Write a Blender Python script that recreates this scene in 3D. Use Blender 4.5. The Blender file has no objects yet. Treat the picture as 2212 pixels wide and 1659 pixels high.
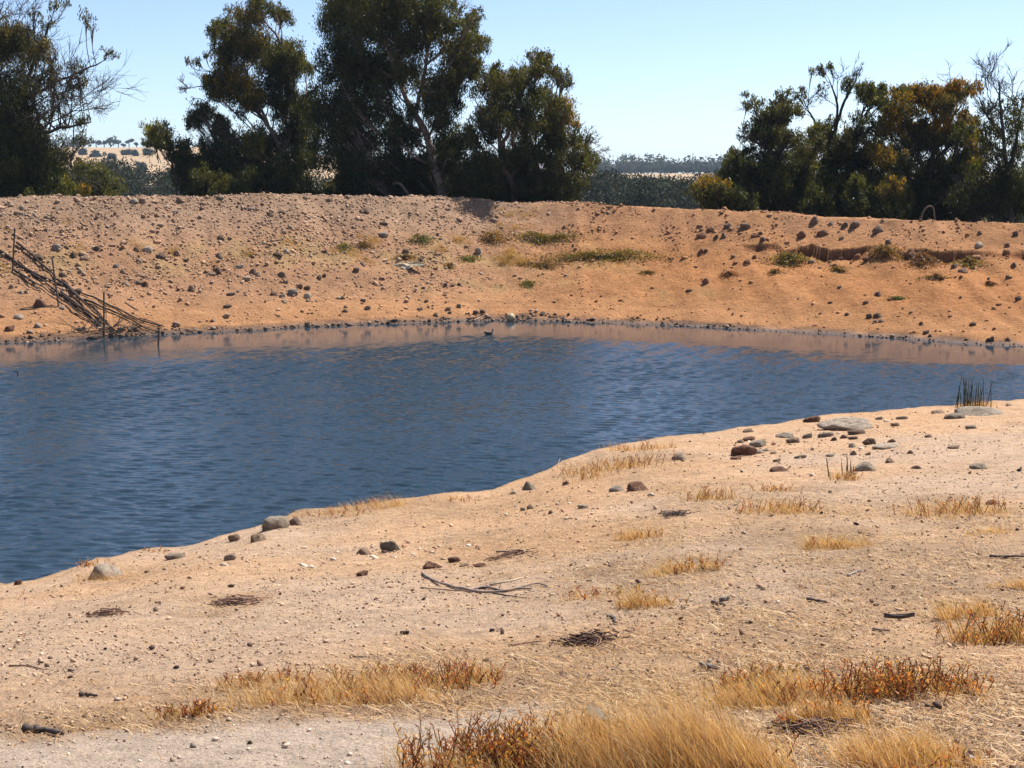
import bpy, bmesh, math, random
import numpy as np
from mathutils import Vector, Matrix

# ------------------------------------------------------------------ basics
rng = np.random.default_rng(7)
random.seed(7)
sc = bpy.context.scene
COL = bpy.data.collections.new("dam")
sc.collection.children.link(COL)

W, HPIX, F = 1024.0, 768.0, 1500.0
EYE = 5.8
TH = math.atan(204.0 / 1500.0)
K = 1024.0 / 2212.0          # the measurements below were taken on a 2212 px wide print

def ray(px, py):
    px = np.asarray(px, float) * K; py = np.asarray(py, float) * K
    a = (px - 512) / F; b = (384 - py) / F
    c, s = math.cos(TH), math.sin(TH)
    return np.stack([a, c + b * s, -s + b * c], -1)

def on_plane(px, py, z):
    d = ray(px, py); t = (z - EYE) / d[..., 2]
    return d * t[..., None] + np.array([0, 0, EYE])

def at_depth(px, py, D):
    d = ray(px, py); t = D / d[..., 1]
    return d * np.asarray(t)[..., None] + np.array([0, 0, EYE])

# ------------------------------------------------------------------ noise
_perm = np.random.default_rng(3).permutation(512)
_perm = np.concatenate([_perm, _perm, _perm])
_val = np.random.default_rng(4).uniform(-1, 1, 512)

def vnoise(x, y, seed=0):
    x = np.asarray(x, float); y = np.asarray(y, float)
    xi = np.floor(x).astype(np.int64); yi = np.floor(y).astype(np.int64)
    fx = x - xi; fy = y - yi
    fx = fx * fx * (3 - 2 * fx); fy = fy * fy * (3 - 2 * fy)
    def h(i, j):
        return _val[_perm[(_perm[(i + seed * 37) & 511] + j + seed * 11) & 511]]
    a = h(xi, yi); b = h(xi + 1, yi); c = h(xi, yi + 1); d = h(xi + 1, yi + 1)
    return (a * (1 - fx) + b * fx) * (1 - fy) + (c * (1 - fx) + d * fx) * fy

def fbm(x, y, oct=4, seed=0, gain=0.5):
    s = 0; a = 1; n = 0
    for o in range(oct):
        s = s + a * vnoise(x * 2 ** o + 17.3 * o, y * 2 ** o - 9.1 * o, seed + o)
        n += a; a *= gain
    return s / n

def sstep(a, b, x):
    t = np.clip((x - a) / (b - a), 0, 1)
    return t * t * (3 - 2 * t)

# ------------------------------------------------------------------ terrain
NEAR_PX = [(0,1262),(70,1252),(160,1231),(200,1208),(340,1186),(400,1179),(520,1146),(640,1107),(760,1091),(870,1081),
           (960,1069),(1060,1061),(1100,1042),(1180,1016),(1300,966),(1400,951),(1500,941),(1600,921),(1700,913),
           (1800,896),(1930,886),(2070,876),(2212,862)]
FAR_PX = [(0,742),(150,735),(250,728),(360,722),(500,716),(650,708),(800,701),(930,697),(1040,693),(1100,692),(1200,694),
          (1350,700),(1500,706),(1650,715),(1800,722),(1950,732),(2100,742),(2212,749)]
CREST_PX = [(0,428),(250,428),(430,428),(560,423),(700,423),(800,424),(930,430),(1000,432),(1100,438),(1250,443),
            (1400,450),(1550,456),(1700,463),(1850,472),(2000,478),(2212,488)]
_n = on_plane(*np.array(NEAR_PX).T, 0.35)
_f = on_plane(*np.array(FAR_PX).T, 0.0)
NX = np.concatenate([[-60, -14], _n[:, 0], [22, 60]]); NY = np.concatenate([[19, 20.3], _n[:, 1], [42.5, 44]])
FX = np.concatenate([[-60, -30], _f[:, 0], [30, 60]]); FY = np.concatenate([[46, 49], _f[:, 1], [49, 49]])
BW = 12.0
cx, cz = [], []
for px, py in CREST_PX:
    D = 70.0
    for _ in range(6):
        p = at_depth(px, py, D); D = np.interp(p[0], FX, FY) + BW
    cx.append(p[0]); cz.append(p[2])
CX = np.concatenate([[-60], cx, [60]]); CZ = np.concatenate([[cz[0]], cz, [cz[-1] - .4]])
SCARP_PX = [(385,375),(480,385),(600,368),(650,420),(830,378),(900,395),(960,412),(1050,405),(1200,388),(1440,424),(1550,404),
            (1680,430),(1880,412),(1960,424),(2060,444),(2212,418)]
SX = SY = SA = None

def shore_near(x):
    return np.interp(x, NX, NY) + 0.17 * vnoise(x * 1.1, x * 0 + 3.3, 5) + 0.12 * vnoise(x * 2.9, x * 0 + 1.3, 6) + 0.05 * vnoise(x * 9, x * 0 + 4.3, 7)
def shore_far(x):
    return np.interp(x, FX, FY) + 0.25 * vnoise(x * 0.7, x * 0 + .5, 8) + 0.10 * vnoise(x * 2.6, x * 0 + 7.5, 9)

def H(x, y):
    x = np.asarray(x, float); y = np.asarray(y, float)
    ye = shore_near(x); yf = shore_far(x); zc = np.interp(x, CX, CZ)
    t = np.clip((y - 2) / (ye - 2), 0, 1)
    zn = .35 + 3.75 * (1 - t) ** 1.25
    zn = zn + (1 - t ** 6) * (0.05 * fbm(x * .8, y * .8, 3, 21) + 0.022 * fbm(x * 3.5, y * 3.5, 3, 22)) + .03 * vnoise(x * 1.7, y * 1.7, 44) * t ** 6
    s = (y - ye) * .8
    zn = np.where(s > 0, .35 + .03 * vnoise(x * 1.7, y * 1.7, 44) - 1.5 * sstep(0, 1.3, s), zn)
    v = y - yf
    u = np.clip(v / BW, 0, 1)
    P = .45 * u + .55 * u ** 1.7
    rocky = 1 - sstep(-1, 9, x)
    zf = np.where(v < 0, np.maximum(.14 * v, -1.2), zc * P)
    back = np.maximum(v - BW - 1.6, 0)
    zf = np.where(back > 0, zc - .18 * back ** 1.25, zf)
    zf = np.maximum(zf, -5.0)
    w = sstep(.6, 4, v) * (1 - sstep(18, 30, v))
    zf = zf + w * ((.12 + .05 * rocky) * fbm(x * .5, y * .5, 4, 31) + (.06 + .03 * rocky) * fbm(x * 1.9, y * 1.9, 4, 33, .62))
    zf = zf + w * (1 - rocky) * .085 * vnoise(x * 1.9 + y * .35, y * .18, 35) * (1 - sstep(7, 10, v))
    if SX is not None:
        ys = np.interp(x, SX, SY) + .10 * vnoise(x * 2.1, x * 0, 51) + .08 * vnoise(x * 6, x * 0, 52)
        A = np.interp(x, SX, SA, left=0, right=0) * np.clip(.62 + .95 * vnoise(x * .9, x * 0 + 9, 53), .05, 1.4)
        d = ys - y
        zf = zf - np.clip(A * 1.15, 0, .6) * sstep(-.06, .06, d) * np.exp(-np.maximum(d, 0) / 1.1)
    z = np.where(y < (ye + yf) * .5, zn, zf)
    # valley and hills beyond the dam wall
    a = x / np.maximum(y, 1)
    hc = 31 - 20.5 * sstep(-.19, -.02, a)
    far = sstep(420, 1200, y) * (hc + 5) + 1.5 * fbm(x / 90, y / 90, 3, 61) * sstep(300, 700, y)
    far = far - sstep(1250, 2600, y) * 25
    z = z + np.where(y > 150, far, 0)
    return z

def at(px, py):
    """where the line of sight through a measured point of the photograph meets the ground"""
    d = ray(px, py)
    t = np.concatenate([np.linspace(3, 45, 1200), np.linspace(45.05, 110, 1400)])
    p = d[None, :] * t[:, None] + np.array([0, 0, EYE])
    g = np.maximum(H(p[:, 0], p[:, 1]), 0) - p[:, 2]
    i = np.argmax(g > 0)
    if not (g > 0).any(): i = len(t) - 1
    if i > 0:
        f = g[i - 1] / (g[i - 1] - g[i] + 1e-9)
        q = p[i - 1] * (1 - f) + p[i] * f
    else: q = p[i]
    return q

_s = [at(1474.6 + zx / 3, 403.2 + zy / 3) for zx, zy in SCARP_PX]
_s = np.array(_s)
o = np.argsort(_s[:, 0])
SX, SY = _s[o, 0], _s[o, 1]
SA = np.array([.05, .34, .2, .1, .34, .34, .3, .32, .25, .34, .22, .4, .36, .12, .42, .45])

def slope_normal(x, y):
    e = .06
    nx = (H(x - e, y) - H(x + e, y)) / (2 * e); ny = (H(x, y - e) - H(x, y + e)) / (2 * e)
    n = np.stack([nx, ny, np.ones_like(nx)], -1)
    return n / np.linalg.norm(n, axis=-1, keepdims=True)

# ------------------------------------------------------------------ mesh helpers
def make_mesh(name, V, loops, sizes, C=None, smooth=False):
    me = bpy.data.meshes.new(name)
    V = np.ascontiguousarray(V, np.float32); loops = np.ascontiguousarray(loops, np.int32); sizes = np.asarray(sizes, np.int32)
    me.vertices.add(len(V)); me.vertices.foreach_set("co", V.ravel())
    me.loops.add(len(loops)); me.loops.foreach_set("vertex_index", loops)
    me.polygons.add(len(sizes))
    me.polygons.foreach_set("loop_start", np.concatenate([[0], np.cumsum(sizes)[:-1]]).astype(np.int32))
    if smooth: me.polygons.foreach_set("use_smooth", np.ones(len(sizes), bool))
    me.update(calc_edges=True)
    if C is not None:
        C = np.asarray(C, np.float32)
        if C.shape[1] == 3: C = np.concatenate([C, np.ones((len(C), 1), np.float32)], 1)
        at_ = me.color_attributes.new("Col", "FLOAT_COLOR", "POINT"); at_.data.foreach_set("color", np.ascontiguousarray(C).ravel())
    return me

def link(name, me, mat=None, parent=None):
    o = bpy.data.objects.new(name, me); COL.objects.link(o)
    if mat is not None and me is not None and len(me.materials) == 0: me.materials.append(mat)
    if parent is not None: o.parent = parent
    return o

def tag(o, label=None, cat=None, group=None, kind=None):
    if label: o["label"] = label
    if cat: o["category"] = cat
    if group: o["group"] = group
    if kind: o["kind"] = kind
    return o

def empty(name, loc):
    o = bpy.data.objects.new(name, None); COL.objects.link(o); o.location = loc; o.empty_display_size = .2
    return o

class MB:
    def __init__(s): s.V = []; s.L = []; s.S = []; s.C = []; s.n = 0
    def add(s, V, L, S, C=None):
        V = np.asarray(V, float).reshape(-1, 3)
        s.V.append(V); s.L.append(np.asarray(L).ravel() + s.n); s.S.append(np.asarray(S))
        if C is None: C = (.5, .5, .5)
        C = np.asarray(C, float)
        if C.ndim == 1: C = np.repeat(C[None, :3], len(V), 0)
        s.C.append(C[:, :3]); s.n += len(V)
    def tubes(s, P, R, sides=5, C=None, caps=True):
        P = np.asarray(P, float); R = np.asarray(R, float)
        N, k, _ = P.shape
        T = np.gradient(P, axis=1); T /= np.linalg.norm(T, axis=2, keepdims=True) + 1e-9
        m = T.mean(1); ref = np.where(np.abs(m[:, 2:3]) > .8, np.array([[1., .1, 0]]), np.array([[0, .05, 1.]]))
        n1 = np.cross(T, ref[:, None, :]); n1 /= np.linalg.norm(n1, axis=2, keepdims=True) + 1e-9
        n2 = np.cross(T, n1)
        a = np.linspace(0, 2 * np.pi, sides, endpoint=False)
        V = P[:, :, None, :] + R[:, :, None, None] * (np.cos(a)[None, None, :, None] * n1[:, :, None, :] + np.sin(a)[None, None, :, None] * n2[:, :, None, :])
        idx = np.arange(N * k * sides).reshape(N, k, sides)
        q = np.stack([idx[:, :-1, :], np.roll(idx[:, :-1, :], -1, 2), np.roll(idx[:, 1:, :], -1, 2), idx[:, 1:, :]], -1).reshape(-1, 4)
        L = q.ravel(); S = np.full(len(q), 4)
        if caps:
            L = np.concatenate([L, idx[:, -1, :].ravel(), idx[:, 0, ::-1].ravel()]); S = np.concatenate([S, np.full(2 * N, sides)])
        if C is not None:
            C = np.asarray(C, float)
            if C.ndim == 2: C = np.repeat(C, k * sides, 0)
        s.add(V.reshape(-1, 3), L, S, C)
    def diamonds(s, c, l, w, C):
        """leaf shaped faces: centre, half length vector, half width vector"""
        V = np.stack([c - l, c + w - .1 * l, c + l, c - w - .1 * l], 1)
        n = len(c)
        s.add(V.reshape(-1, 3), np.arange(4 * n), np.full(n, 4), np.repeat(C, 4, 0))
    def blades(s, base, tip_dir, height, width, bend, C, k=4):
        """tapering grass blades; bend = sideways vector reached at the tip"""
        n = len(base); t = np.linspace(0, 1, k)
        P = base[:, None, :] + tip_dir[:, None, :] * (height[:, None] * t)[:, :, None] + bend[:, None, :] * (t ** 2)[None, :, None]
        ang = rng.uniform(0, 2 * np.pi, n); side = np.stack([np.cos(ang), np.sin(ang), np.zeros(n)], -1)
        wd = width[:, None] * (1 - .85 * t[None, :] ** 1.5)
        A = P + side[:, None, :] * wd[:, :, None] * .5; B = P - side[:, None, :] * wd[:, :, None] * .5
        V = np.stack([A, B], 2)
        idx = np.arange(n * k * 2).reshape(n, k, 2)
        q = np.stack([idx[:, :-1, 0], idx[:, :-1, 1], idx[:, 1:, 1], idx[:, 1:, 0]], -1).reshape(-1, 4)
        s.add(V.reshape(-1, 3), q.ravel(), np.full(len(q), 4), np.repeat(C, k * 2, 0))
    def mesh(s, name, smooth=False, offset=None):
        V = np.concatenate(s.V)
        if offset is not None: V = V - np.asarray(offset)
        return make_mesh(name, V, np.concatenate(s.L), np.concatenate(s.S), np.concatenate(s.C), smooth)

# ------------------------------------------------------------------ materials
def new_mat(name):
    m = bpy.data.materials.new(name); m.use_nodes = True
    nt = m.node_tree; b = nt.nodes["Principled BSDF"]
    return m, nt, b

def node(nt, t, **kw):
    n = nt.nodes.new(t)
    for k, v in kw.items():
        if hasattr(n, k): setattr(n, k, v)
        else: n.inputs[k].default_value = v
    return n

def mixc(nt, mode, fac, a, b):
    n = nt.nodes.new("ShaderNodeMix"); n.data_type = 'RGBA'; n.blend_type = mode
    for i, v in ((0, fac), (6, a), (7, b)):
        if isinstance(v, bpy.types.NodeSocket): nt.links.new(v, n.inputs[i])
        else: n.inputs[i].default_value = v if i == 0 else (*v[:3], 1)
    return n.outputs[2]

def ramp(nt, src, stops):
    r = nt.nodes.new("ShaderNodeValToRGB")
    while len(r.color_ramp.elements) < len(stops): r.color_ramp.elements.new(.5)
    for e, (p, c) in zip(r.color_ramp.elements, stops):
        e.position = p; e.color = (*c, 1) if not isinstance(c, (int, float)) else (c, c, c, 1)
    nt.links.new(src, r.inputs[0]); return r.outputs[0]

def noise_tex(nt, vec, scale, detail=4, rough=.55):
    n = node(nt, "ShaderNodeTexNoise"); n.inputs["Scale"].default_value = scale
    n.inputs["Detail"].default_value = detail; n.inputs["Roughness"].default_value = rough
    nt.links.new(vec, n.inputs["Vector"]); return n.outputs["Fac"]

def bump(nt, b, h, strength, dist):
    n = node(nt, "ShaderNodeBump"); n.inputs["Strength"].default_value = strength; n.inputs["Distance"].default_value = dist
    nt.links.new(h, n.inputs["Height"]); nt.links.new(n.outputs[0], b.inputs["Normal"]); return n

def attr_mat(name, rough=.9, translucent=0, spec=.3, vary=.25, nscale=14., trans_gain=(1.5, 1.5, .9)):
    m, nt, b = new_mat(name)
    a = node(nt, "ShaderNodeAttribute", attribute_name="Col")
    tc = node(nt, "ShaderNodeTexCoord")
    f = noise_tex(nt, tc.outputs["Object"], nscale, 3)
    c = mixc(nt, 'MULTIPLY', 1.0, a.outputs["Color"], ramp(nt, f, [(.25, 1 - vary), (.75, 1 + vary)]))
    nt.links.new(c, b.inputs["Base Color"]); b.inputs["Roughness"].default_value = rough
    b.inputs["Specular IOR Level"].default_value = spec
    if translucent:
        tr = node(nt, "ShaderNodeBsdfTranslucent")
        nt.links.new(mixc(nt, 'MULTIPLY', 1.0, c, trans_gain), tr.inputs["Color"])
        mx = node(nt, "ShaderNodeMixShader"); mx.inputs[0].default_value = translucent
        nt.links.new(b.outputs[0], mx.inputs[1]); nt.links.new(tr.outputs[0], mx.inputs[2])
        nt.links.new(mx.outputs[0], nt.nodes["Material Output"].inputs["Surface"])
    return m

def stone_mat(name, c1, c2, c3, rough=.9):
    m, nt, b = new_mat(name)
    tc = node(nt, "ShaderNodeTexCoord"); oi = node(nt, "ShaderNodeObjectInfo")
    add = node(nt, "ShaderNodeVectorMath", operation='ADD')
    nt.links.new(tc.outputs["Object"], add.inputs[0]); nt.links.new(oi.outputs["Location"], add.inputs[1])
    f = noise_tex(nt, add.outputs[0], 2.6, 6, .65)
    c = ramp(nt, f, [(.32, c1), (.5, c2), (.68, c3)])
    g = noise_tex(nt, add.outputs[0], 11, 4, .7)
    c = mixc(nt, 'MULTIPLY', 1.0, c, ramp(nt, g, [(.3, .5), (.5, 1.0), (.75, 1.25)]))
    r = node(nt, "ShaderNodeMapRange"); r.inputs[3].default_value = .68; r.inputs[4].default_value = 1.05
    nt.links.new(oi.outputs["Random"], r.inputs[0])
    c = mixc(nt, 'MULTIPLY', 1.0, c, r.outputs[0])
    nt.links.new(c, b.inputs["Base Color"]); b.inputs["Roughness"].default_value = rough
    b.inputs["Specular IOR Level"].default_value = .25
    bump(nt, b, noise_tex(nt, add.outputs[0], 5, 10, .75), .9, .16)
    return m

M = {}
M['pale'] = stone_mat('pale_stone', (.42, .30, .20), (.56, .44, .32), (.66, .57, .46))
M['grey'] = stone_mat('grey_stone', (.26, .20, .145), (.42, .335, .25), (.55, .46, .36))
M['brown'] = stone_mat('brown_stone', (.27, .17, .105), (.42, .28, .18), (.55, .41, .29))
M['red'] = stone_mat('red_stone', (.13, .055, .035), (.25, .12, .075), (.40, .24, .155))
M['dark'] = stone_mat('dark_stone', (.13, .078, .05), (.24, .15, .095), (.40, .275, .18))
M['clod'] = stone_mat('earth_clod', (.24, .115, .055), (.38, .18, .085), (.48, .26, .135))
M['wet'] = stone_mat('wet_stone', (.03, .02, .016), (.08, .052, .037), (.16, .11, .08), .55)
M['litter'] = attr_mat('loose_stone', .92, 0, .2, .35, 18)
M['leaf'] = attr_mat('leaf', .5, .36, .2, .25, 3.0, (2.1, 1.7, .6))
M['farleaf'] = attr_mat('far_leaf', .8, .15, .1, .2, .4)
M['straw'] = attr_mat('straw', .55, .42, .3, .22, 30, (1.35, 1.1, .62))
M['weed'] = attr_mat('weed', .55, .42, .35, .25, 25, (1.7, 1.2, .5))
M['wood'] = attr_mat('weathered_wood', .85, 0, .2, .35, 9)
M['bark'] = attr_mat('bark', .9, 0, .2, .45, 5)
M['feather'] = attr_mat('feather', .7, 0, .2, .2, 30)
M['plain'] = attr_mat('scrap', .6, .15, .3, .15, 9)
m, nt, b = new_mat('rusted_steel')
tc = node(nt, "ShaderNodeTexCoord")
nt.links.new(ramp(nt, noise_tex(nt, tc.outputs["Object"], 14, 5), [(.35, (.012, .009, .008)), (.7, (.05, .03, .02))]), b.inputs["Base Color"])
b.inputs["Roughness"].default_value = .75; b.inputs["Metallic"].default_value = .2
M['steel'] = m
# ------------------------------------------------------------------ zones of straw on the near bank
HAY = [(650,1500,330,60,1.0),(250,1560,260,40,.8),(900,1480,240,70,1.0),(1380,1250,260,70,.8),(1480,1230,200,60,.8),
       (1700,1500,320,90,1.0),(2000,1480,260,90,.9),(2000,1620,300,70,.9),(1450,1560,420,110,1.0),(1300,1420,330,70,.75),
       (2120,1340,200,70,1.0),(1800,1180,260,60,.9),(1650,1090,260,50,.8),(2060,1110,210,50,.9),(1380,1150,180,40,.7),
       (1100,1180,260,40,.55),(900,1110,260,30,.7),(760,1120,160,25,.7),(1330,1010,200,35,.7),(1100,1090,180,25,.5),
       (1950,1260,330,80,.7),(1700,1330,300,60,.6),(230,1250,90,22,.5),(1500,1070,120,30,.6),(480,1300,90,20,.35),(2100,1220,200,60,.7)]
_hz = []
for px, py, rx, ry, a in HAY:
    c = at(px, min(py, 1640)); l = at(px + rx, min(py, 1640)); u = at(px, min(py, 1640) - ry)
    _hz.append((c[0], c[1], abs(l[0] - c[0]), max(abs(u[1] - c[1]), .5), a))
def hay(x, y):
    h = np.zeros(np.shape(x))
    for X, Y, rx, ry, a in _hz:
        d = ((x - X) / rx) ** 2 + ((y - Y) / ry) ** 2
        h = np.maximum(h, a * np.exp(-d ** 1.5 * 1.4))
    return np.clip(h + .30 * fbm(x * .9, y * .9, 3, 71) * (h > .04), 0, 1)
TRK = np.array([at(px, py) for px, py in [(-300,1600),(0,1592),(400,1574),(800,1548),(1150,1505),(1500,1520),(1850,1575),(2212,1570),(2500,1560)]])
def track(x, y):
    yt = np.interp(x, TRK[:, 0], TRK[:, 1]) + .10 * vnoise(x * 2.2, y * 1.2, 81)
    return sstep(-.15, .35, yt - y + .25 * fbm(x * 3, y * 3, 3, 83)) * (1 - .8 * sstep(-.2, .7, x))

def lerp(a, b, t):
    return a + (b - a) * t[..., None]

def ground_color(x, y):
    ye = shore_near(x); yf = shore_far(x); v = y - yf
    c = np.empty(x.shape + (3,))
    sand = np.array([.595, .38, .228]); pink = np.array([.57, .395, .27]); ora = np.array([.60, .355, .195])
    n1 = fbm(x * .35, y * .35, 4, 91); n2 = fbm(x * 1.6, y * 1.6, 4, 92)
    near = lerp(lerp(np.broadcast_to(sand, c.shape), pink, sstep(-.1, .5, n1)), ora, sstep(.05, .5, -n1) * .7)
    near = near * (1 + .13 * n2 + .06 * vnoise(x * 6, y * 6, 98))[..., None]
    h = hay(x, y)
    near = lerp(near, np.array([.36, .235, .13]) * np.ones(c.shape), h * .7 * (.6 + .8 * np.abs(n2)))  # straw-brown ground, with the shade among the straws painted in
    lit = sstep(.0, .45, fbm(x * 1.1, y * .8, 4, 161)) * sstep(.02, .25, hay(x, y) + .06)
    near = lerp(near, np.array([.30, .195, .12]) * np.ones(c.shape), lit * .40)
    near = lerp(near, np.array([.60, .475, .375]) * np.ones(c.shape), track(x, y) * .8)
    near = lerp(near, np.array([.20, .125, .075]) * np.ones(c.shape), sstep(-.25, .4, (y - ye)) * .9)
    rocky = (1 - sstep(-3.5, 5.5, x + 1.5 * n1))
    left = np.array([.44, .240, .132]); right = np.array([.50, .225, .088]); top = np.array([.40, .255, .165])
    fc = lerp(np.broadcast_to(right, c.shape), left, rocky)
    fc = lerp(fc, top * np.ones(c.shape), sstep(7, 11.5, v) * (.35 + .65 * rocky))
    fc = lerp(fc, np.array([.51, .255, .115]) * np.ones(c.shape), (1 - sstep(1.5, 5, v)) * .8)
    fc = lerp(fc, np.array([.44, .21, .085]) * np.ones(c.shape), sstep(.05, .45, -n1) * .5 * (1 - rocky))
    m3 = fbm(x * 1.1, y * .8, 4, 95)
    strk = vnoise(x * 2.2 + y * .9, y * .35 - x * .2, 99) * (1 - rocky)
    fc = fc * (1 + .20 * m3 + .16 * n2 + .07 * strk)[..., None]
    # a belt of dry growth half way up the bank, and a thin green flush on the beach
    belt = np.exp(-((v - 7.2) / 1.5) ** 2) * sstep(-.15, .45, m3) * (1 - sstep(5, 9, x))
    fc = lerp(fc, np.array([.37, .265, .115]) * np.ones(c.shape), belt * .55)
    fl = np.exp(-((v - 4.0) / 1.0) ** 2) * sstep(.05, .5, m3) * np.exp(-((x - 2) / 9) ** 2)
    fc = lerp(fc, np.array([.26, .21, .09]) * np.ones(c.shape), fl * .5)
    ring = vnoise(v * 5.5 + .4 * n1, x * .12, 131) * (1 - sstep(1.5, 4.5, v)) + .7 * vnoise(v * 2.1, x * .2, 132) * sstep(3, 6, v)
    fc = fc * (1 + .13 * ring)[..., None]
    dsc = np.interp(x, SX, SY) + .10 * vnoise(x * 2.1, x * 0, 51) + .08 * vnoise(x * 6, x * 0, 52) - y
    face_shade = sstep(-.10, .0, dsc) * (1 - sstep(.10, .5, dsc)) * (np.interp(x, SX, SA, left=0, right=0) > .06)
    fc = lerp(fc, np.array([.25, .095, .036]) * np.ones(c.shape), face_shade * .8)  # shade on the erosion step's face, painted into the earth colour
    wet = 1 - sstep(.25, 1.15, v + .5 * n2)
    fc = lerp(fc, np.array([.13, .070, .040]) * np.ones(c.shape), wet * .92)
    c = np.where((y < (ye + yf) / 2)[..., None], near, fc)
    # beyond the wall: dim valley floor, then straw coloured fields
    c = lerp(c, np.array([.13, .11, .06]) * np.ones(c.shape), sstep(BW + 2, BW + 6, v))
    fld = np.array([.47, .33, .20]) * (1 + .2 * fbm(x / 70, y / 40, 3, 97))[..., None]
    c = np.where((y > 330)[..., None], lerp(c, fld, sstep(330, 520, y)), c)
    return np.clip(c * np.where(y < (ye + yf) / 2, .88, .73)[..., None], .01, .9)

# ------------------------------------------------------------------ ground: one sheet to the horizon
def geo(a, first, ratio, end):
    r = []; d = first
    while a < end: a += d; d *= ratio; r.append(a)
    return np.array(r)
xs = np.concatenate([-geo(24, .2, 1.16, 3200)[::-1], np.arange(-24, 24.01, .095), geo(24, .2, 1.16, 3200)])
ys = np.concatenate([-geo(4, .5, 1.3, 60)[::-1], np.arange(-4, 4.2, .4), np.arange(4.4, 22, .065), np.arange(22, 44, .11), np.arange(44, 50, .16),
                     np.arange(50, 57, .085), np.arange(57, 68, .062), np.arange(68, 76.5, .085), np.arange(76.6, 100, .6), geo(100, .8, 1.045, 3600)])
X, Y = np.meshgrid(xs, ys)
Z = H(X, Y)
V = np.stack([X, Y, Z], -1).reshape(-1, 3)
ny, nx = X.shape
idx = np.arange(ny * nx).reshape(ny, nx)
q = np.stack([idx[:-1, :-1], idx[:-1, 1:], idx[1:, 1:], idx[1:, :-1]], -1).reshape(-1, 4)
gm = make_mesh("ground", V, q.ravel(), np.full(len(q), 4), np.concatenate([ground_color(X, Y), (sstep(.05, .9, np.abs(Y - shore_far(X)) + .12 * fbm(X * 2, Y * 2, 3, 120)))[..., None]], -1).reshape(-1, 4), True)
m, nt, b = new_mat('dry_earth')
a = node(nt, "ShaderNodeAttribute", attribute_name="Col"); tc = node(nt, "ShaderNodeTexCoord"); P_ = tc.outputs["Object"]
c = mixc(nt, 'MULTIPLY', 1.0, a.outputs["Color"], ramp(nt, noise_tex(nt, P_, 5.5, 8, .72), [(.28, .70), (.5, 1.0), (.74, 1.22)]))
c = mixc(nt, 'MULTIPLY', 1.0, c, ramp(nt, noise_tex(nt, P_, 46, 6, .7), [(.34, .42), (.45, 1.0), (.75, 1.15)]))
vor = node(nt, "ShaderNodeTexVoronoi"); vor.inputs["Scale"].default_value = 17; nt.links.new(P_, vor.inputs["Vector"])
spk = ramp(nt, vor.outputs["Distance"], [(.10, 1.0), (.17, 0.0)])
spm = node(nt, "ShaderNodeMath", operation='MULTIPLY'); nt.links.new(spk, spm.inputs[0])
nt.links.new(ramp(nt, noise_tex(nt, P_, 2.0, 3), [(.50, 0.0), (.62, .8)]), spm.inputs[1])
c = mixc(nt, 'MIX', spm.outputs[0], c, (.13, .085, .06))
vo2 = node(nt, "ShaderNodeTexVoronoi"); vo2.inputs["Scale"].default_value = 24; nt.links.new(P_, vo2.inputs["Vector"])
sp2 = node(nt, "ShaderNodeMath", operation='MULTIPLY'); nt.links.new(ramp(nt, vo2.outputs["Distance"], [(.13, 1.0), (.2, 0.0)]), sp2.inputs[0])
nt.links.new(ramp(nt, noise_tex(nt, P_, 2.7, 3), [(.50, 0.0), (.62, .7)]), sp2.inputs[1])
c = mixc(nt, 'MIX', sp2.outputs[0], c, (.60, .49, .37))
nt.links.new(c, b.inputs["Base Color"]); nt.links.new(ramp(nt, a.outputs["Alpha"], [(0.0, .42), (1.0, .95)]), b.inputs["Roughness"]); nt.links.new(ramp(nt, a.outputs["Alpha"], [(0.0, .4), (1.0, .10)]), b.inputs["Specular IOR Level"])
hs = node(nt, "ShaderNodeMath", operation='ADD'); nt.links.new(noise_tex(nt, P_, 7, 10, .68), hs.inputs[0])
sm = node(nt, "ShaderNodeMath", operation='MULTIPLY'); sm.inputs[1].default_value = .35; nt.links.new(noise_tex(nt, P_, 40, 6, .7), sm.inputs[0])
nt.links.new(sm.outputs[0], hs.inputs[1])
bump(nt, b, hs.outputs[0], .9, .16)
tag(link("ground", gm, m), kind="structure")

# ------------------------------------------------------------------ water with real ripples
wx = np.concatenate([-geo(25, .4, 1.3, 58)[::-1], np.arange(-25, 25.01, .055), geo(25, .4, 1.3, 58)])
wy = np.concatenate([np.arange(19.5, 34, .03), np.arange(34, 48, .045), np.arange(48, 66.5, .07)])
X, Y = np.meshgrid(wx, wy)
r2 = np.random.default_rng(12)
dshore = shore_far(X) - Y
gust = np.clip(.82 + .6 * fbm(X * .10, Y * .16, 3, 101), .55, 1.25)
lee = .05 + .95 * sstep(5.0, 11.0, dshore + 3.0 * fbm(X * .16, Y * .45, 3, 103))
lee *= .35 + .65 * sstep(-.5, 2.5, Y - shore_near(X))
amp = gust * lee
Zw = np.zeros_like(X)
NW = 64
lam = np.exp(r2.uniform(np.log(.10), np.log(.42), NW))
ang = np.radians(-97 + r2.normal(0, 19, NW))
for l, an in zip(lam, ang):
    k = 2 * np.pi / l
    A = .0195 * l / np.sqrt(NW / 12)
    ph = k * (X * np.cos(an) + Y * np.sin(an)) + r2.uniform(0, 6.28) + 1.3 * fbm(X * .25, Y * .25, 2, int(r2.integers(1, 400)))
    A = A * np.clip(l / (np.interp(Y, [20, 34, 48, 66], [.03, .045, .07, .07]) * 3.2), 0, 1) ** 2
    Zw += A * (np.sin(ph) + .22 * np.sin(2 * ph + 1.2))
Zw *= amp
V = np.stack([X, Y, Zw], -1).reshape(-1, 3)
ny, nx = X.shape; idx = np.arange(ny * nx).reshape(ny, nx)
q = np.stack([idx[:-1, :-1], idx[:-1, 1:], idx[1:, 1:], idx[1:, :-1]], -1).reshape(-1, 4)
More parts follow.
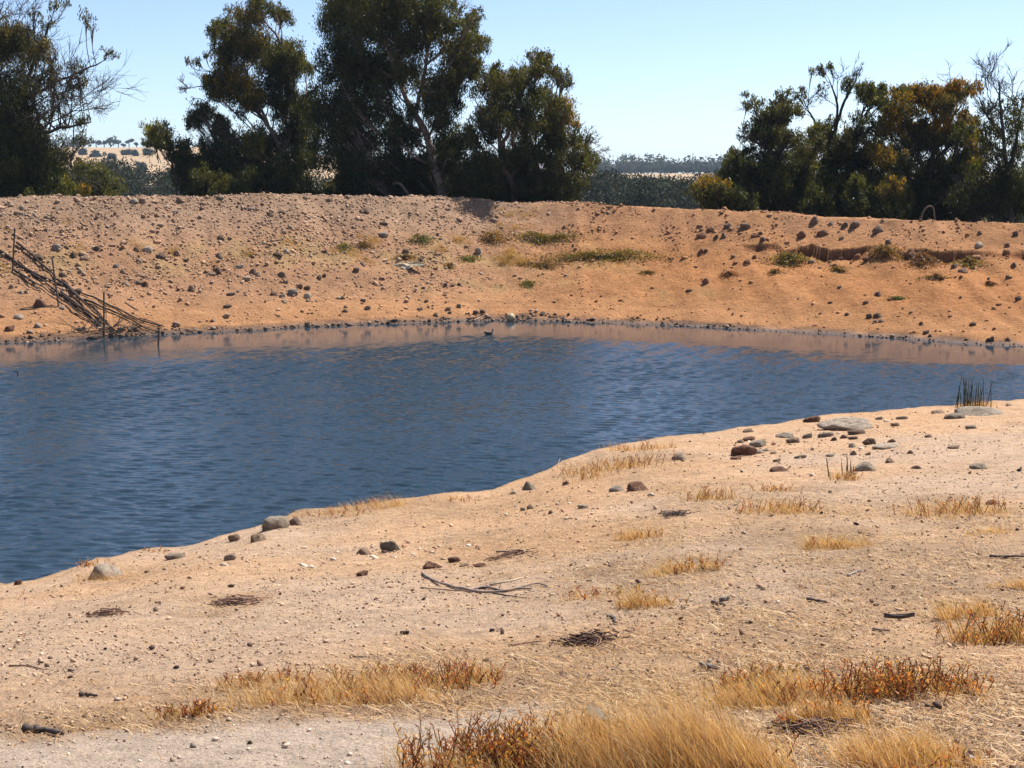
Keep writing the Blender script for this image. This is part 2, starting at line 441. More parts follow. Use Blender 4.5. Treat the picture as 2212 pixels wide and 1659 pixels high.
wm = make_mesh("water", V, q.ravel(), np.full(len(q), 4), np.repeat(np.clip(amp, 0, 1).reshape(-1, 1), 3, 1), True)
m, nt, b = new_mat('dam_water')
b.inputs["Base Color"].default_value = (.018, .034, .050, 1); b.inputs["Roughness"].default_value = .07
b.inputs["IOR"].default_value = 1.333
a = node(nt, "ShaderNodeAttribute", attribute_name="Col"); tc = node(nt, "ShaderNodeTexCoord")
mp = node(nt, "ShaderNodeMapping"); mp.inputs["Scale"].default_value = (1, 1.5, 1); nt.links.new(tc.outputs["Object"], mp.inputs[0])
hm = node(nt, "ShaderNodeMath", operation='MULTIPLY'); nt.links.new(noise_tex(nt, mp.outputs[0], 9, 3), hm.inputs[0]); nt.links.new(a.outputs["Fac"], hm.inputs[1])
bump(nt, b, hm.outputs[0], .35, .035)
tag(link("water", wm, m), kind="structure")

# ------------------------------------------------------------------ sky, sun, camera
AZ, EL = math.radians(50), math.radians(57)
w = bpy.data.worlds.new("World"); sc.world = w; w.use_nodes = True
nt = w.node_tree; bg = nt.nodes["Background"]
sky = nt.nodes.new("ShaderNodeTexSky"); sky.sky_type = 'NISHITA'; sky.sun_disc = False
sky.sun_elevation = EL; sky.sun_rotation = AZ; sky.altitude = 250; sky.air_density = .58; sky.dust_density = .7; sky.ozone_density = 1.8
nt.links.new(sky.outputs[0], bg.inputs[0]); bg.inputs[1].default_value = .10
sl = bpy.data.lights.new("sun", 'SUN'); sl.energy = 5.0; sl.angle = math.radians(.5); sl.color = (1, .955, .88)
so = bpy.data.objects.new("sun", sl); COL.objects.link(so)
sd = Vector((math.sin(AZ) * math.cos(EL), math.cos(AZ) * math.cos(EL), math.sin(EL)))
so.rotation_euler = (-sd).to_track_quat('-Z', 'Y').to_euler(); so.location = (30, 30, 50)
cam = bpy.data.cameras.new("camera"); cam.lens = F * 36 / 1024; cam.sensor_width = 36; cam.clip_end = 9000; cam.clip_start = .1
co = bpy.data.objects.new("camera", cam); COL.objects.link(co); co.location = (0, 0, EYE)
co.rotation_euler = (math.pi / 2 - TH, 0, 0); sc.camera = co
sc.view_settings.view_transform = 'Standard'; sc.view_settings.look = 'None'; sc.view_settings.exposure = 0.95; sc.view_settings.gamma = 1
# ------------------------------------------------------------------ stones
def ico(sub):
    bm = bmesh.new(); bmesh.ops.create_icosphere(bm, subdivisions=sub, radius=1)
    V = np.array([v.co[:] for v in bm.verts]); T = np.array([[v.index for v in f.verts] for f in bm.faces]); bm.free()
    return V / np.linalg.norm(V, axis=1, keepdims=True), T
ICO = {1: ico(1), 2: ico(2), 3: ico(3), 4: ico(4)}

def rock_shape(sub, seed, p=16, planes=10):
    r = np.random.default_rng(seed); D, T = ICO[sub]
    n = r.normal(size=(planes, 3)); n /= np.linalg.norm(n, axis=1, keepdims=True)
    n = np.concatenate([n, [[0, 0, -1]]]); d = np.concatenate([r.uniform(.62, 1.0, planes), [.7]])
    s = np.maximum(D @ n.T, 0) / d
    R = np.minimum((s ** p).sum(1) ** (-1 / p), 1.25)
    o = r.uniform(0, 50, 3)
    if sub >= 3:
        R = R * (1 + .16 * fbm(D[:, 0] * 2.2 + o[0] + D[:, 2], D[:, 1] * 2.2 + o[1] - D[:, 2], 5, seed % 97, .68))
    return D * R[:, None] * np.array([1, r.uniform(.7, .95), r.uniform(.75, 1.0)]), T

_rock_cache = {}
def rock_mesh(i, mat, fine):
    k = (i, mat, fine)
    if k not in _rock_cache:
        V, T = rock_shape(4 if fine else 3, 100 + i, (7 if i % 2 else 13) if fine else (11 if i % 3 == 0 else 26))
        me = make_mesh("stone_mesh", V, T.ravel(), np.full(len(T), 3), None, i % 3 == 0)
        me.materials.append(M[mat]); _rock_cache[k] = me
    return _rock_cache[k]

def put_stone(pos, w, h, mat, label, group=None, name="stone", sink=.42, tilt=.25, fine=False, i=None, rz=None):
    if i is None: i = int(rng.integers(0, 9))
    o = link(name, rock_mesh(i, mat, fine)); sx = w / 2 * 1.04; sz = h * 1.0
    o.scale = (sx, sx * rng.uniform(.7, 1.0), sz)
    tilt = tilt * min(1, (h / w) ** 2 * 2)
    o.rotation_euler = (rng.uniform(-tilt, tilt), rng.uniform(-tilt, tilt), rng.uniform(-.5, .5) if rz is None else rz)
    o.location = (pos[0], pos[1], pos[2] + sz * (1 - 2 * sink) * .85)
    tag(o, label, "stone" if name == "stone" else "boulder" if name == "boulder" else "clod", group)
    return o

def px_stone(px, py, w, h, mat, label, group=None, name="stone", fine=True, **kw):
    q = at(px, py + h * .42)
    m_ = np.linalg.norm(q - [0, 0, EYE]) * K / F
    w = w * (.92 if fine else .84); h = min(h * (.72 if fine else .70), w * .66)
    return put_stone(q, w * m_, h * m_, mat, label, group, name, fine=fine, **kw)

NEAR_STONES = [
 (230,1228,84,44,'pale',"large cream boulder with dry grass round its foot, beside the left water's edge",'boulder'),
 (590,1124,58,40,'pale',"rough cream boulder standing right at the near water's edge",'boulder'),
 (636,1124,38,24,'brown',"brownish stone against the right side of the rough cream boulder",'stone'),
 (563,1158,36,22,'brown',"tan rounded stone just below the rough cream boulder",'stone'),
 (510,1159,30,18,'brown',"low tan stone on the water's edge, left of the rough cream boulder",'stone'),
 (375,1199,42,18,'grey',"grey and tan lumpy stone by the water, right of the large cream boulder",'stone'),
 (498,1203,24,16,'pale',"small whitish stone alone on bare sand near the left water's edge",'stone'),
 (786,1189,42,18,'brown',"low tan stone left of the pale pitted rock on the sand",'stone'),
 (847,1177,48,30,'grey',"pale grey pitted rock in the middle of the near bank",'stone'),
 (785,1237,26,14,'red',"small red-brown stone in litter below the low tan stone",'stone'),
 (930,1219,40,18,'red',"dark purplish stone above the bare curved branch",'stone'),
 (985,1207,32,15,'red',"purplish flat stone above and right of its dark neighbour",'stone'),
 (1000,1219,22,10,'brown',"thin brown stone between the purplish stones and the branch",'stone'),
 (1040,1220,30,9,'red',"flat reddish stone right above the curved branch",'stone'),
 (1143,1047,36,24,'grey',"rounded grey-tan stone on the lip of the near bank",'stone'),
 (1332,1054,46,18,'grey',"long grey stone lying against the dark red rock",'stone'),
 (1381,1046,50,26,'red',"angular dark red rock with a grey stone at its left",'stone'),
 (1223,1043,14,10,'brown',"tiny brown stone right of the rounded grey-tan stone",'stone'),
 (1262,1092,28,9,'pale',"flat pale stone half sunk in sand below the dark red rock",'stone'),
 (1190,1105,16,10,'brown',"small brown pebble-like stone right of a pale and red pair",'stone'),
 (1131,1099,14,10,'pale',"small pale stone touching a reddish one",'stone'),
 (1146,1094,16,12,'brown',"small reddish stone touching a pale one",'stone'),
 (1110,1062,22,9,'pale',"low pale stone just behind the lip of the bank, below the rounded grey stone",'stone'),
 (1466,984,36,20,'pale',"pale stone beside the shore, between grass and the rock scatter",'stone'),
 (1610,972,52,27,'red',"big dark maroon rock at the left of the rock scatter",'boulder'),
 (1641,955,40,20,'grey',"dark grey angular rock behind the big maroon one",'stone'),
 (1614,946,30,13,'red',"rusty red stone on top of the scatter, left of the grey angular rock",'stone'),
 (1600,952,22,10,'brown',"low brown stone left of the rusty red stone",'stone'),
 (1640,974,28,12,'pale',"pale flat stone touching the big maroon rock",'stone'),
 (1656,971,16,9,'pale',"small whitish stone right of the pale flat stone",'stone'),
 (1672,977,18,7,'brown',"small low brown stone right of the whitish one",'stone'),
 (1686,1011,44,15,'red',"long maroon stone in front of the rock scatter",'stone'),
 (1680,993,18,10,'brown',"brown stone behind the long maroon stone",'stone'),
 (1592,988,26,11,'red',"two-lobed red stone in front of the big maroon rock",'stone'),
 (1700,940,40,14,'grey',"grey broken slab in the rock scatter below the flat boulder",'stone'),
 (1715,950,34,14,'brown',"tan stone in front of the grey broken slab",'stone'),
 (1746,941,22,12,'grey',"grey upright stone between slab and flat boulder",'stone'),
 (1787,938,34,12,'grey',"grey flattish stone below the left end of the flat boulder",'stone'),
 (1838,914,116,30,'grey',"widest flat grey boulder lying near the water",'boulder'),
 (1847,931,36,16,'dark',"dark brown stone under the right end of the flat boulder",'stone'),
 (1801,947,15,11,'dark',"small black-brown stone below the grey flattish stone",'stone'),
 (1823,942,24,10,'red',"maroon stone beside the small black-brown one",'stone'),
 (1845,945,24,8,'dark',"thin dark stone under the dark brown stone",'stone'),
 (1881,953,28,16,'dark',"dark brown stone touching a sunken pale slab",'stone'),
 (1909,961,60,14,'pale',"sunken pale slab on the sand right of the rock scatter",'stone'),
 (1926,951,22,9,'red',"red stone lying on the upper edge of the sunken pale slab",'stone'),
 (1843,960,16,13,'pale',"small buff stone with a rusty foot below the thin dark stone",'stone'),
 (1844,977,20,13,'grey',"blue-grey pointed stone in front of the rock scatter",'stone'),
 (1791,982,20,9,'grey',"low grey-blue stone left of the pointed one",'stone'),
 (1732,986,28,9,'grey',"grey flaky stone on open sand in front of the rock scatter",'stone'),
 (1876,980,14,6,'red',"tiny red stone right of the blue-grey pointed stone",'stone'),
 (1921,994,24,14,'brown',"orange and white rounded stone on the sand",'stone'),
 (1868,1006,56,27,'pale',"pointed red and white rock behind the spiky tuft",'boulder'),
 (1966,976,16,10,'red',"small rusty stone alone right of the rounded orange stone",'stone'),
 (1979,1008,28,9,'red',"flat maroon stone right of the pointed red and white rock",'stone'),
 (2056,964,26,11,'brown',"brown stone alone on open sand at right",'stone'),
 (2117,1006,36,14,'pale',"whitish pointed stone with a small maroon one at its side",'stone'),
 (2098,1007,10,7,'red',"small maroon stone touching the whitish pointed stone",'stone'),
 (2005,941,22,9,'brown',"low brown stone below the long grey slab",'stone'),
 (2098,921,26,9,'grey',"small flat grey stone below the right end of the long slab",'stone'),
 (2127,885,104,24,'grey',"long grey slab of rock beside the green rushes",'boulder'),
 (2058,896,44,17,'grey',"broken grey rock left of the long slab",'boulder'),
 (2030,888,30,9,'brown',"brown weathered rock at the water, left of the broken grey rock",'stone'),
 (1757,905,38,15,'red',"rust-red pointed stone on the near shoreline",'stone'),
 (1617,929,28,10,'brown',"tan stone on the near shoreline above the rock scatter",'stone'),
 (1934,916,22,10,'brown',"rounded tan stone right of the widest flat boulder",'stone'),
 (1950,902,24,8,'grey',"thin grey stone above the rounded tan one",'stone'),
 (1900,903,16,8,'pale',"buff stone at the upper right corner of the widest flat boulder",'stone'),
 (2143,1084,32,14,'red',"maroon stone in dry weeds near the right edge",'stone'),
 (1567,1291,24,16,'pale',"bone-pale stone in straw above a dark chip of wood",'stone'),
 (2178,873,14,7,'pale',"small whitish stone on the shoreline right of the rushes",'stone'),
 (40,1258,15,12,'red',"small red stone perched on the left water's edge",'stone'),
 (875,1387-22,20,13,'dark',"small dark stone on pale sand above the red weeds",'stone'),
 (540,1604-2,15,11,'dark',"dark round stone alone on the pale track",'stone'),
]
for px, py, w, h, mat, lab, nm in NEAR_STONES:
    px_stone(px, py, w, h, mat, lab, "stones on the near bank", nm)

# stones of the left bank, measured in two enlargements of the photograph
A_ = lambda zx, zy: (zx / 4, 403 + zy / 4)
B_ = lambda zx, zy: (518.4 + zx / 4, 414.7 + zy / 4)
C_ = lambda zx, zy: (1474.6 + zx / 3, 403.2 + zy / 3)
LEFT_STONES = [
 (A_,490,520,85,55,'grey',"grey-topped boulder upslope of the leaning poles, with a dark chunk at its right"),
 (A_,570,515,60,30,'dark',"dark chunk at the right of the grey-topped boulder"),
 (A_,345,590,90,55,'dark',"dark hump-shaped stone just right of the upper steel post"),
 (A_,640,585,70,50,'dark',"dark stone near the middle of the left bank, below dry grass"),
 (A_,745,603,80,42,'brown',"brown broken stone right of a dark one, under a grassy ledge"),
 (A_,1175,525,60,60,'dark',"dark pointed stone left of a pale slab on the left bank"),
 (A_,1280,540,95,55,'pale',"pale tilted slab half way up the left bank"),
 (A_,1400,592,95,60,'dark',"dark blocky boulder below a dry tuft on the left bank"),
 (A_,1010,672,58,60,'grey',"upright grey-brown stone above another on the left bank"),
 (A_,1057,718,56,60,'brown',"upright brown stone below a grey-brown one"),
 (A_,1210,630,66,42,'brown',"slanting brown stone below the pale tilted slab"),
 (A_,1095,828,70,54,'brown',"lone square brown stone on bare slope"),
 (A_,1203,815,68,52,'brown',"left one of two brown stones lying together on bare slope"),
 (A_,1264,832,60,46,'red',"right one of two brown stones lying together on bare slope"),
 (A_,1225,765,60,36,'brown',"knobbly stone just above the pair of brown stones"),
 (A_,1660,872,75,62,'brown',"humped brown stone with a dark foot, low on the left bank"),
 (A_,1735,872,62,28,'brown',"flat brown stone right of the humped one"),
 (A_,1883,712,100,64,'dark',"largest dark boulder of a cluster under a grass ledge"),
 (A_,1835,748,90,34,'brown',"low brown rock in front of the largest dark boulder"),
 (A_,2078,682,80,34,'pale',"pale flat rock between dark boulders on the left bank"),
 (A_,700,722,46,56,'pale',"bluish white stone standing between the poles and bare slope"),
 (A_,550,752,90,42,'brown',"brown crumbly rock just right of the second steel post"),
 (A_,345,985,130,70,'red',"large reddish crumbling rock left of the poles, low on the bank"),
 (A_,670,892,76,50,'dark',"dark stone lying between the two bundles of poles"),
 (A_,102,860,50,38,'brown',"round stone near the left edge, beneath the poles"),
 (A_,180,908,50,36,'pale',"buff stone left of its twin under the poles"),
 (A_,225,903,50,40,'brown',"brown stone right of its buff twin under the poles"),
 (A_,170,1112,84,44,'pale',"low buff rock above the stony waterline at the left"),
 (A_,328,1190,86,44,'pale',"buff block above the stony waterline, right of the low buff rock"),
 (A_,92,1215,86,60,'red',"reddish stone above the waterline near the left edge"),
 (A_,725,1214,62,32,'brown',"flat brown stone at the foot of the poles"),
 (A_,1175,1218,58,38,'dark',"dark stone by the foot of the long right-hand pole"),
 (A_,540,1042,56,34,'pale',"pale stone at the foot of the second steel post"),
 (A_,1962,1025,78,30,'dark',"long dark stone alone on smooth lower slope"),
 (A_,1840,1150,62,30,'brown',"thin brown stone alone near the waterline"),
 (A_,1615,630,52,36,'dark',"small dark square stone on the left bank, right of the blocky boulder"),
 (A_,1893,583,86,60,'brown',"rough brown boulder beneath a dry tuft"),
 (A_,1908,430,64,56,'dark',"dark round stone high on the left bank, above the rough brown boulder"),
 (A_,835,530,60,38,'dark',"dark stone tucked under a grassy ledge"),
 (A_,1535,565,70,44,'brown',"stone buried in a dry tuft beside the blocky boulder"),
 (A_,1155,112,90,44,'grey',"grey stone on the crest, left one of a touching pair"),
 (A_,1238,114,76,42,'brown',"brown stone on the crest, right one of a touching pair"),
 (A_,1557,102,90,46,'brown',"largest rounded stone on the crest of the left bank"),
 (A_,1915,86,68,36,'pale',"buff stone on the crest in front of the dark trees"),
 (A_,1525,212,58,32,'pale',"buff stone a little below the largest crest stone"),
 (A_,165,218,90,44,'brown',"brown rock below the crest near the left edge"),
 (A_,192,182,58,42,'grey',"grey stone resting above the brown rock near the left edge"),
 (A_,300,240,44,32,'pale',"small pale stone right of the brown rock near the left edge"),
 (A_,325,295,40,40,'grey',"small grey upright stone below the crest near the left edge"),
 (A_,705,348,42,34,'dark',"small dark stone alone high on the left bank"),
 (A_,2170,185,60,40,'grey',"grey stone below the crest among rubble"),
 (B_,110,665,80,90,'dark',"tall dark boulder leaning right, part way down the bank"),
 (B_,162,700,60,54,'brown',"brown stone propped against the tall dark boulder"),
 (B_,58,735,70,34,'pale',"flat buff stone in front of the tall dark boulder"),
 (B_,285,862,58,58,'dark',"square dark stone on the lower slope, left of a rounded grey boulder"),
 (B_,455,850,88,80,'grey',"rounded grey boulder on the lower slope"),
 (B_,520,810,60,48,'dark',"dark stone touching the top of the rounded grey boulder"),
 (B_,582,826,62,44,'dark',"dark stone to the right of the one above the rounded grey boulder"),
 (B_,590,892,78,60,'pale',"pale faceted boulder right of the rounded grey one"),
 (B_,370,890,58,36,'pale',"pale rounded stone between square dark stone and grey boulder"),
 (B_,385,938,62,40,'brown',"brown stone below the pale rounded stone"),
 (B_,590,932,46,30,'brown',"brown stone under the pale faceted boulder"),
 (B_,395,772,56,36,'dark',"dark stone above the pale rounded stone"),
 (B_,362,706,70,44,'brown',"brown stone in rubble right of the tall dark boulder"),
 (B_,731,710,44,46,'red',"red-brown block on the mid slope, right one of two"),
 (B_,688,727,58,44,'brown',"brown block on the mid slope, left one of two"),
 (B_,1002,660,66,42,'dark',"dark angular stone left of the crumpled pale sheet"),
 (B_,1066,612,58,44,'brown',"brown angular stone above the dark one left of the pale sheet"),
 (B_,1232,746,60,32,'red',"dark red stone below the crumpled pale sheet"),
 (B_,1106,996,58,42,'brown',"brown pyramid-shaped stone low on the sandy slope"),
 (B_,905,1020,66,30,'dark',"dark flat stone low on the slope with a smaller one behind it"),
 (B_,912,985,38,32,'brown',"small stone behind the dark flat one"),
 (B_,1558,1005,58,36,'brown',"brown stone low on the slope left of a bigger dark one near the water"),
 (B_,1692,1050,54,58,'dark',"dark peaked stone just above the waterline rubble"),
 (B_,1614,932,40,42,'dark',"small dark peaked stone on bare sand"),
 (B_,1895,980,54,40,'brown',"rounded brown stone above the waterline rubble"),
 (B_,1800,1008,60,42,'brown',"rounded brown stone, left neighbour of another above the waterline"),
 (B_,1816,1040,44,28,'dark',"dark stone in front of a rounded brown one above the waterline"),
 (B_,1780,796,46,38,'dark',"dark stone, left one of a small pair on the sandy slope"),
 (B_,1836,800,38,28,'dark',"dark stone, right one of a small pair on the sandy slope"),
 (B_,1690,532,40,36,'dark',"small dark stone between two green mats on the bank"),
 (B_,1562,576,52,44,'dark',"dark stone below the small green mat"),
 (B_,2065,498,72,56,'grey',"grey boulder in dry grass at the left end of the large green mat"),
 (B_,1428,500,72,54,'dark',"dark stone left of the small green mat with rubble trailing right"),
 (B_,1238,358,84,52,'grey',"grey boulder inside a golden tuft on the upper bank"),
 (B_,736,495,46,62,'dark',"dark upright stone in dry grass half way up the bank"),
 (B_,396,502,66,42,'grey',"grey stone on rubble under a grass ledge"),
 (B_,325,530,90,46,'dark',"dark rough stone lying left of a grey stone under a grass ledge"),
 (B_,265,182,72,48,'dark',"dark stone high in the rubble, left one of two"),
 (B_,367,170,58,38,'dark',"dark stone high in the rubble, right one of two"),
 (B_,1092,150,84,50,'dark',"dark rough rock below the crest in front of the pale trunks"),
 (B_,780,58,72,46,'brown',"brown stone on the crest beneath the dark trees"),
 (B_,567,42,56,38,'brown',"rusty stone on the crest left of the pale trunks"),
 (B_,1250,262,54,40,'dark',"dark stone above the golden tuft on the upper bank"),
 (B_,890,906,62,30,'brown',"brown stone with a pale one on its left, on the lower slope"),
 (B_,852,908,42,26,'pale',"pale stone with a brown one on its right, on the lower slope"),
 (B_,1586,826,38,22,'dark',"small dark stone alone on the sandy slope, left of the small pair"),
 (B_,590,1130,64,62,'brown',"biggest brown stone in the waterline rubble"),
 (B_,105,1180,66,44,'dark',"dark wet stone standing in the shallows at left"),
]
RIGHT_STONES = [
 (152,608,54,46,'clod',"squat earth-coloured stone, lone on the orange slope right of the olive mat"),
 (42,670,42,26,'dark',"dark flat stone below the lone squat one"),
 (855,208,78,56,'dark',"dark shaded boulder on the right crest, leftmost of the big ones"),
 (965,228,34,40,'grey',"grey block between two dark boulders on the right crest"),
 (1050,236,52,50,'dark',"dark boulder left of a higher one on the right crest"),
 (1112,234,72,62,'dark',"high two-headed dark boulder on the right crest"),
 (1268,268,84,66,'dark',"dark wedge-shaped boulder below the right crest"),
 (1302,216,36,24,'brown',"small stone on the crest above the dark wedge"),
 (772,298,80,46,'clod',"earthy boulder left of a long reddish one under the right crest"),
 (910,288,104,50,'clod',"long reddish earthy boulder under the right crest"),
 (1032,325,38,42,'brown',"upright stone right of the long reddish boulder"),
 (1340,350,50,36,'dark',"dark stone above the erosion step, below the wedge boulder"),
 (1925,372,56,42,'pale',"pale-topped slab with a dark side on the right slope"),
 (1924,292,38,36,'dark',"dark stone with a smaller one on top, high on the right slope"),
 (2160,300,44,36,'dark',"dark stone near the right edge below the crest"),
 (2103,375,46,34,'dark',"dark stone at the right end of the erosion step"),
 (2095,410,60,60,'clod',"block of broken earth at the right end of the erosion step"),
 (402,244,72,46,'dark',"dark peaked stone on the orange upper slope"),
 (297,250,60,40,'dark',"dark stone left of the peaked one on the orange upper slope"),
 (108,252,46,22,'clod',"low stone far left on the orange upper slope"),
 (185,272,66,34,'clod',"low ragged clod under the stones of the orange upper slope"),
 (128,310,84,46,'clod',"ragged clod at the left of a pair of dark clods"),
 (218,315,42,40,'dark',"dark clod, left one of a pair"),
 (266,308,48,40,'dark',"dark clod, right one of a pair"),
 (460,312,42,30,'clod',"small earthy clod above the left end of the erosion step"),
 (506,298,36,24,'dark',"small dark clod above and right of the earthy clod"),
 (522,333,54,28,'dark',"dark flat clod just above the erosion step"),
 (120,410,48,40,'clod',"upright clod on the orange slope left of the erosion step"),
 (422,482,56,36,'clod',"rounded earthy stone left of the olive bush under the erosion step"),
 (465,450,40,30,'clod',"rounded stone above another, left of the olive bush"),
 (1040,461,46,28,'clod',"rounded stone beneath the middle of the erosion step"),
 (1135,450,54,50,'clod',"fallen lump of earth beneath the erosion step"),
 (1200,460,70,34,'clod',"flat fallen lump beside the brown-olive bush"),
 (990,508,40,28,'clod',"small pointed stone below the erosion step"),
 (1822,537,66,36,'dark',"dark stone in front of the long low bush on the right"),
 (1765,505,48,46,'dark',"upright dark stone at the left end of the long low bush"),
 (2145,500,52,36,'dark',"dark round stone alone below the right end of the erosion step"),
 (830,478,48,40,'brown',"stone at the right end of the olive bush"),
 (1262,690,54,38,'dark',"dark peaked stone on the middle of the orange slope"),
 (1190,745,42,26,'dark',"dark small stone below and left of the peaked one"),
 (1212,835,50,36,'dark',"dark stone, left of a close cluster low on the beach"),
 (1270,828,66,40,'dark',"dark lump in the close cluster low on the beach"),
 (1290,864,46,26,'brown',"brown-topped stone in front of the close cluster on the beach"),
 (1250,872,34,22,'dark',"small dark stone left of the brown-topped one on the beach"),
 (1545,880,40,24,'dark',"dark stone alone on the beach right of the cluster"),
 (1877,884,48,30,'dark',"dark stone alone on the beach further right"),
 (1062,822,32,24,'dark',"small dark stone alone on the beach left of the cluster"),
 (1482,810,34,16,'dark',"thin dark stone on the beach above the waterline"),
 (1732,834,30,14,'clod',"low brown stone on the beach between two dark ones"),
 (1580,938,44,32,'dark',"dark stone near the right waterline, left of its neighbour"),
 (1602,960,34,34,'dark',"dark upright stone near the right waterline"),
 (1998,984,58,42,'dark',"dark peaked stone at the right waterline"),
 (2106,982,42,42,'dark',"dark narrow stone at the right waterline, nearest the right edge"),
 (2178,720,46,32,'dark',"dark stone near the right edge of the orange slope"),
 (2052,760,38,18,'clod',"low stone on the orange slope near the right edge"),
 (892,820,26,14,'dark',"tiny dark stone on the beach, leftmost of a line"),
 (960,747,40,16,'clod',"low earthy stone on the lower orange slope"),
 (2110,580,42,24,'dark',"dark low stone on the slope below the round dark one"),
 (1800,714,26,16,'clod',"tiny stone on the orange slope with another above it"),
 (1485,405,44,30,'clod',"earth lump on the lip of the erosion step"),
 (1890,455,90,44,'clod',"big slumped block of earth under the right half of the erosion step"),
 (1490,440,80,50,'clod',"slumped block of earth beside the brown-olive bush"),
]
for f, zx, zy, w, h, mat, lab in LEFT_STONES:
    px, py = f(zx, zy); px_stone(px, py, w / 4, h / 4, mat, lab, "stones on the far bank", fine=False)
for zx, zy, w, h, mat, lab in RIGHT_STONES:
    px, py = C_(zx, zy); px_stone(px, py, w / 3, h / 3, mat, lab, "stones on the far bank", "earth_clod" if mat == 'clod' and 'stone' not in lab else "stone", fine=False)

# ------------------------------------------------------------------ loose rubble nobody would count
def scatter(name, x, y, size, cols, flat=.7, sub=1, sink=.25, seed=0, smooth=False):
    r = np.random.default_rng(seed); shapes = [rock_shape(sub, 500 + seed * 10 + i, 18, 12) for i in range(7)]
    mb = MB(); n = len(x); z = H(x, y); which = r.integers(0, 7, n)
    for s_ in range(7):
        k = np.where(which == s_)[0]
        if not len(k): continue
        V, T = shapes[s_]; a = r.uniform(0, 6.28, len(k)); sz = size[k]
        sx = sz * r.uniform(.8, 1.3, len(k)); sy = sz * r.uniform(.7, 1.1, len(k)); szz = sz * flat * r.uniform(.6, 1.25, len(k))
        P = V[None] * np.stack([sx, sy, szz], -1)[:, None, :]
        tl = r.uniform(-.5, .5, len(k))
        P[..., 2] += P[..., 0] * tl[:, None]
        c, s = np.cos(a)[:, None], np.sin(a)[:, None]
        Q = np.stack([P[..., 0] * c - P[..., 1] * s, P[..., 0] * s + P[..., 1] * c, P[..., 2]], -1)
        Q += np.stack([x[k], y[k], z[k] + szz * (1 - 2 * sink)], -1)[:, None, :]
        L = (T.ravel()[None, :] + (np.arange(len(k)) * len(V))[:, None]).ravel()
        mb.add(Q.reshape(-1, 3), L, np.full(len(k) * len(T), 3), np.repeat(cols[k], len(V), 0))
    o = link(name, mb.mesh(name, smooth), M['litter']); tag(o, kind="stuff"); return o

def pick_cols(pal, n, seed):
    r = np.random.default_rng(seed); p = np.array(pal)
    return p[r.integers(0, len(p), n)] * r.uniform(.7, 1.25, (n, 1))

r = np.random.default_rng(31)
PAL_L = [(.46,.29,.18),(.52,.36,.24),(.36,.22,.14),(.55,.43,.32),(.26,.16,.11),(.42,.33,.26),(.48,.28,.16)]
PAL_R = [(.46,.22,.10),(.36,.17,.085),(.50,.26,.13),(.28,.14,.08),(.42,.29,.18)]
PAL_W = [(.08,.052,.037),(.13,.085,.058),(.05,.036,.028),(.19,.125,.085),(.25,.175,.12)]
def bank_pts(n, dens, seed):
    r = np.random.default_rng(seed); x = r.uniform(-23, 23, n * 6); v = r.uniform(-.2, BW + 2.2, n * 6)
    k = r.uniform(0, 1, n * 6) < dens(x, v); x, v = x[k][:n], v[k][:n]
    return x, shore_far(x) + v, v
def dl(x, v):
    rk = 1 - sstep(-5, 4.5, x + 3 * vnoise(x * .3, v * .4, 7)); cl = .35 + .65 * sstep(-.25, .35, fbm(x * .6, v * .6, 3, 12))
    return rk * (.10 + .90 * sstep(3.0, 8.5, v + 2 * vnoise(x * .25, v * .3, 9))) * cl
x, y, v = bank_pts(15000, dl, 32)
scatter("bank_rubble", x, y, np.clip(r.lognormal(np.log(.036), .55, len(x)), .015, .17), (pick_cols(PAL_L, len(x), 33) * .4 + .5 * ground_color(x, y) * r.uniform(.75, 1.15, (len(x), 1))), .7, 1, .40, 1)
def dr(x, v):
    return sstep(-4, 4, x) * (.05 + .8 * sstep(5.5, 10, v + 2.5 * vnoise(x * .35, v * .5, 19)) * sstep(-.1, .4, fbm(x * .7, v * .7, 3, 14)) * (1 - .5 * sstep(8, 14, x)))
x, y, v = bank_pts(6500, dr, 34)
scatter("bank_clods", x, y, np.clip(r.lognormal(np.log(.042), .55, len(x)), .014, .17), (pick_cols(PAL_R, len(x), 35) * .3 + .6 * ground_color(x, y) * r.uniform(.7, 1.1, (len(x), 1))), .7, 1, .38, 2)
def dw(x, v):
    lim = .22 + .75 * np.exp(-((x + 15) / 4.0) ** 2) + .85 * np.exp(-((x - .2) / 2.4) ** 2) + .55 * np.exp(-((x - 5) / 3.5) ** 2)
    return np.where(v < lim * (1 + .8 * vnoise(x * 1.3, v * 0, 4)), .25 + .75 * sstep(-.4, .3, vnoise(x * .9, v * 2, 6)), .012)
x, y, v = bank_pts(4200, dw, 36)
sz = np.clip(r.lognormal(np.log(.046), .55, len(x)), .018, .18) * np.where(x > 2.5, .72, 1.0)
cw = pick_cols(PAL_W, len(x), 37) * (1 + .5 * sstep(.3, 1.0, v) * (x < 2))[:, None]
scatter("waterline_rubble", x, y, sz, cw, .75, 1, .25, 3)
# pebbles and crumbs on the near bank
n = 7500
d = np.exp(r.uniform(np.log(4.6), np.log(41), n * 3)); a = r.uniform(-.37, .37, n * 3); x, y = a * d, d
k = (y < shore_near(x) - .1) & (r.uniform(0, 1, n * 3) < .25 + .75 * sstep(-.2, .3, fbm(x * .7, y * .5, 3, 141))); x, y = x[k][:n], y[k][:n]; k = r.uniform(0, 1, len(x)) > .85 * track(x, y); x, y = x[k], y[k]
dark = r.uniform(0, 1, len(x)) < .36
cp = np.where(dark[:, None], pick_cols([(.055,.04,.035),(.09,.06,.045),(.13,.075,.055)], len(x), 38), pick_cols([(.34,.24,.165),(.38,.31,.24),(.26,.16,.11),(.31,.17,.11)], len(x), 39))
scatter("pebbles", x, y, np.clip(r.lognormal(np.log(.0056), .55, len(x)), .0025, .03) * (1 + .02 * y), cp, .7, 1, .2, 4)

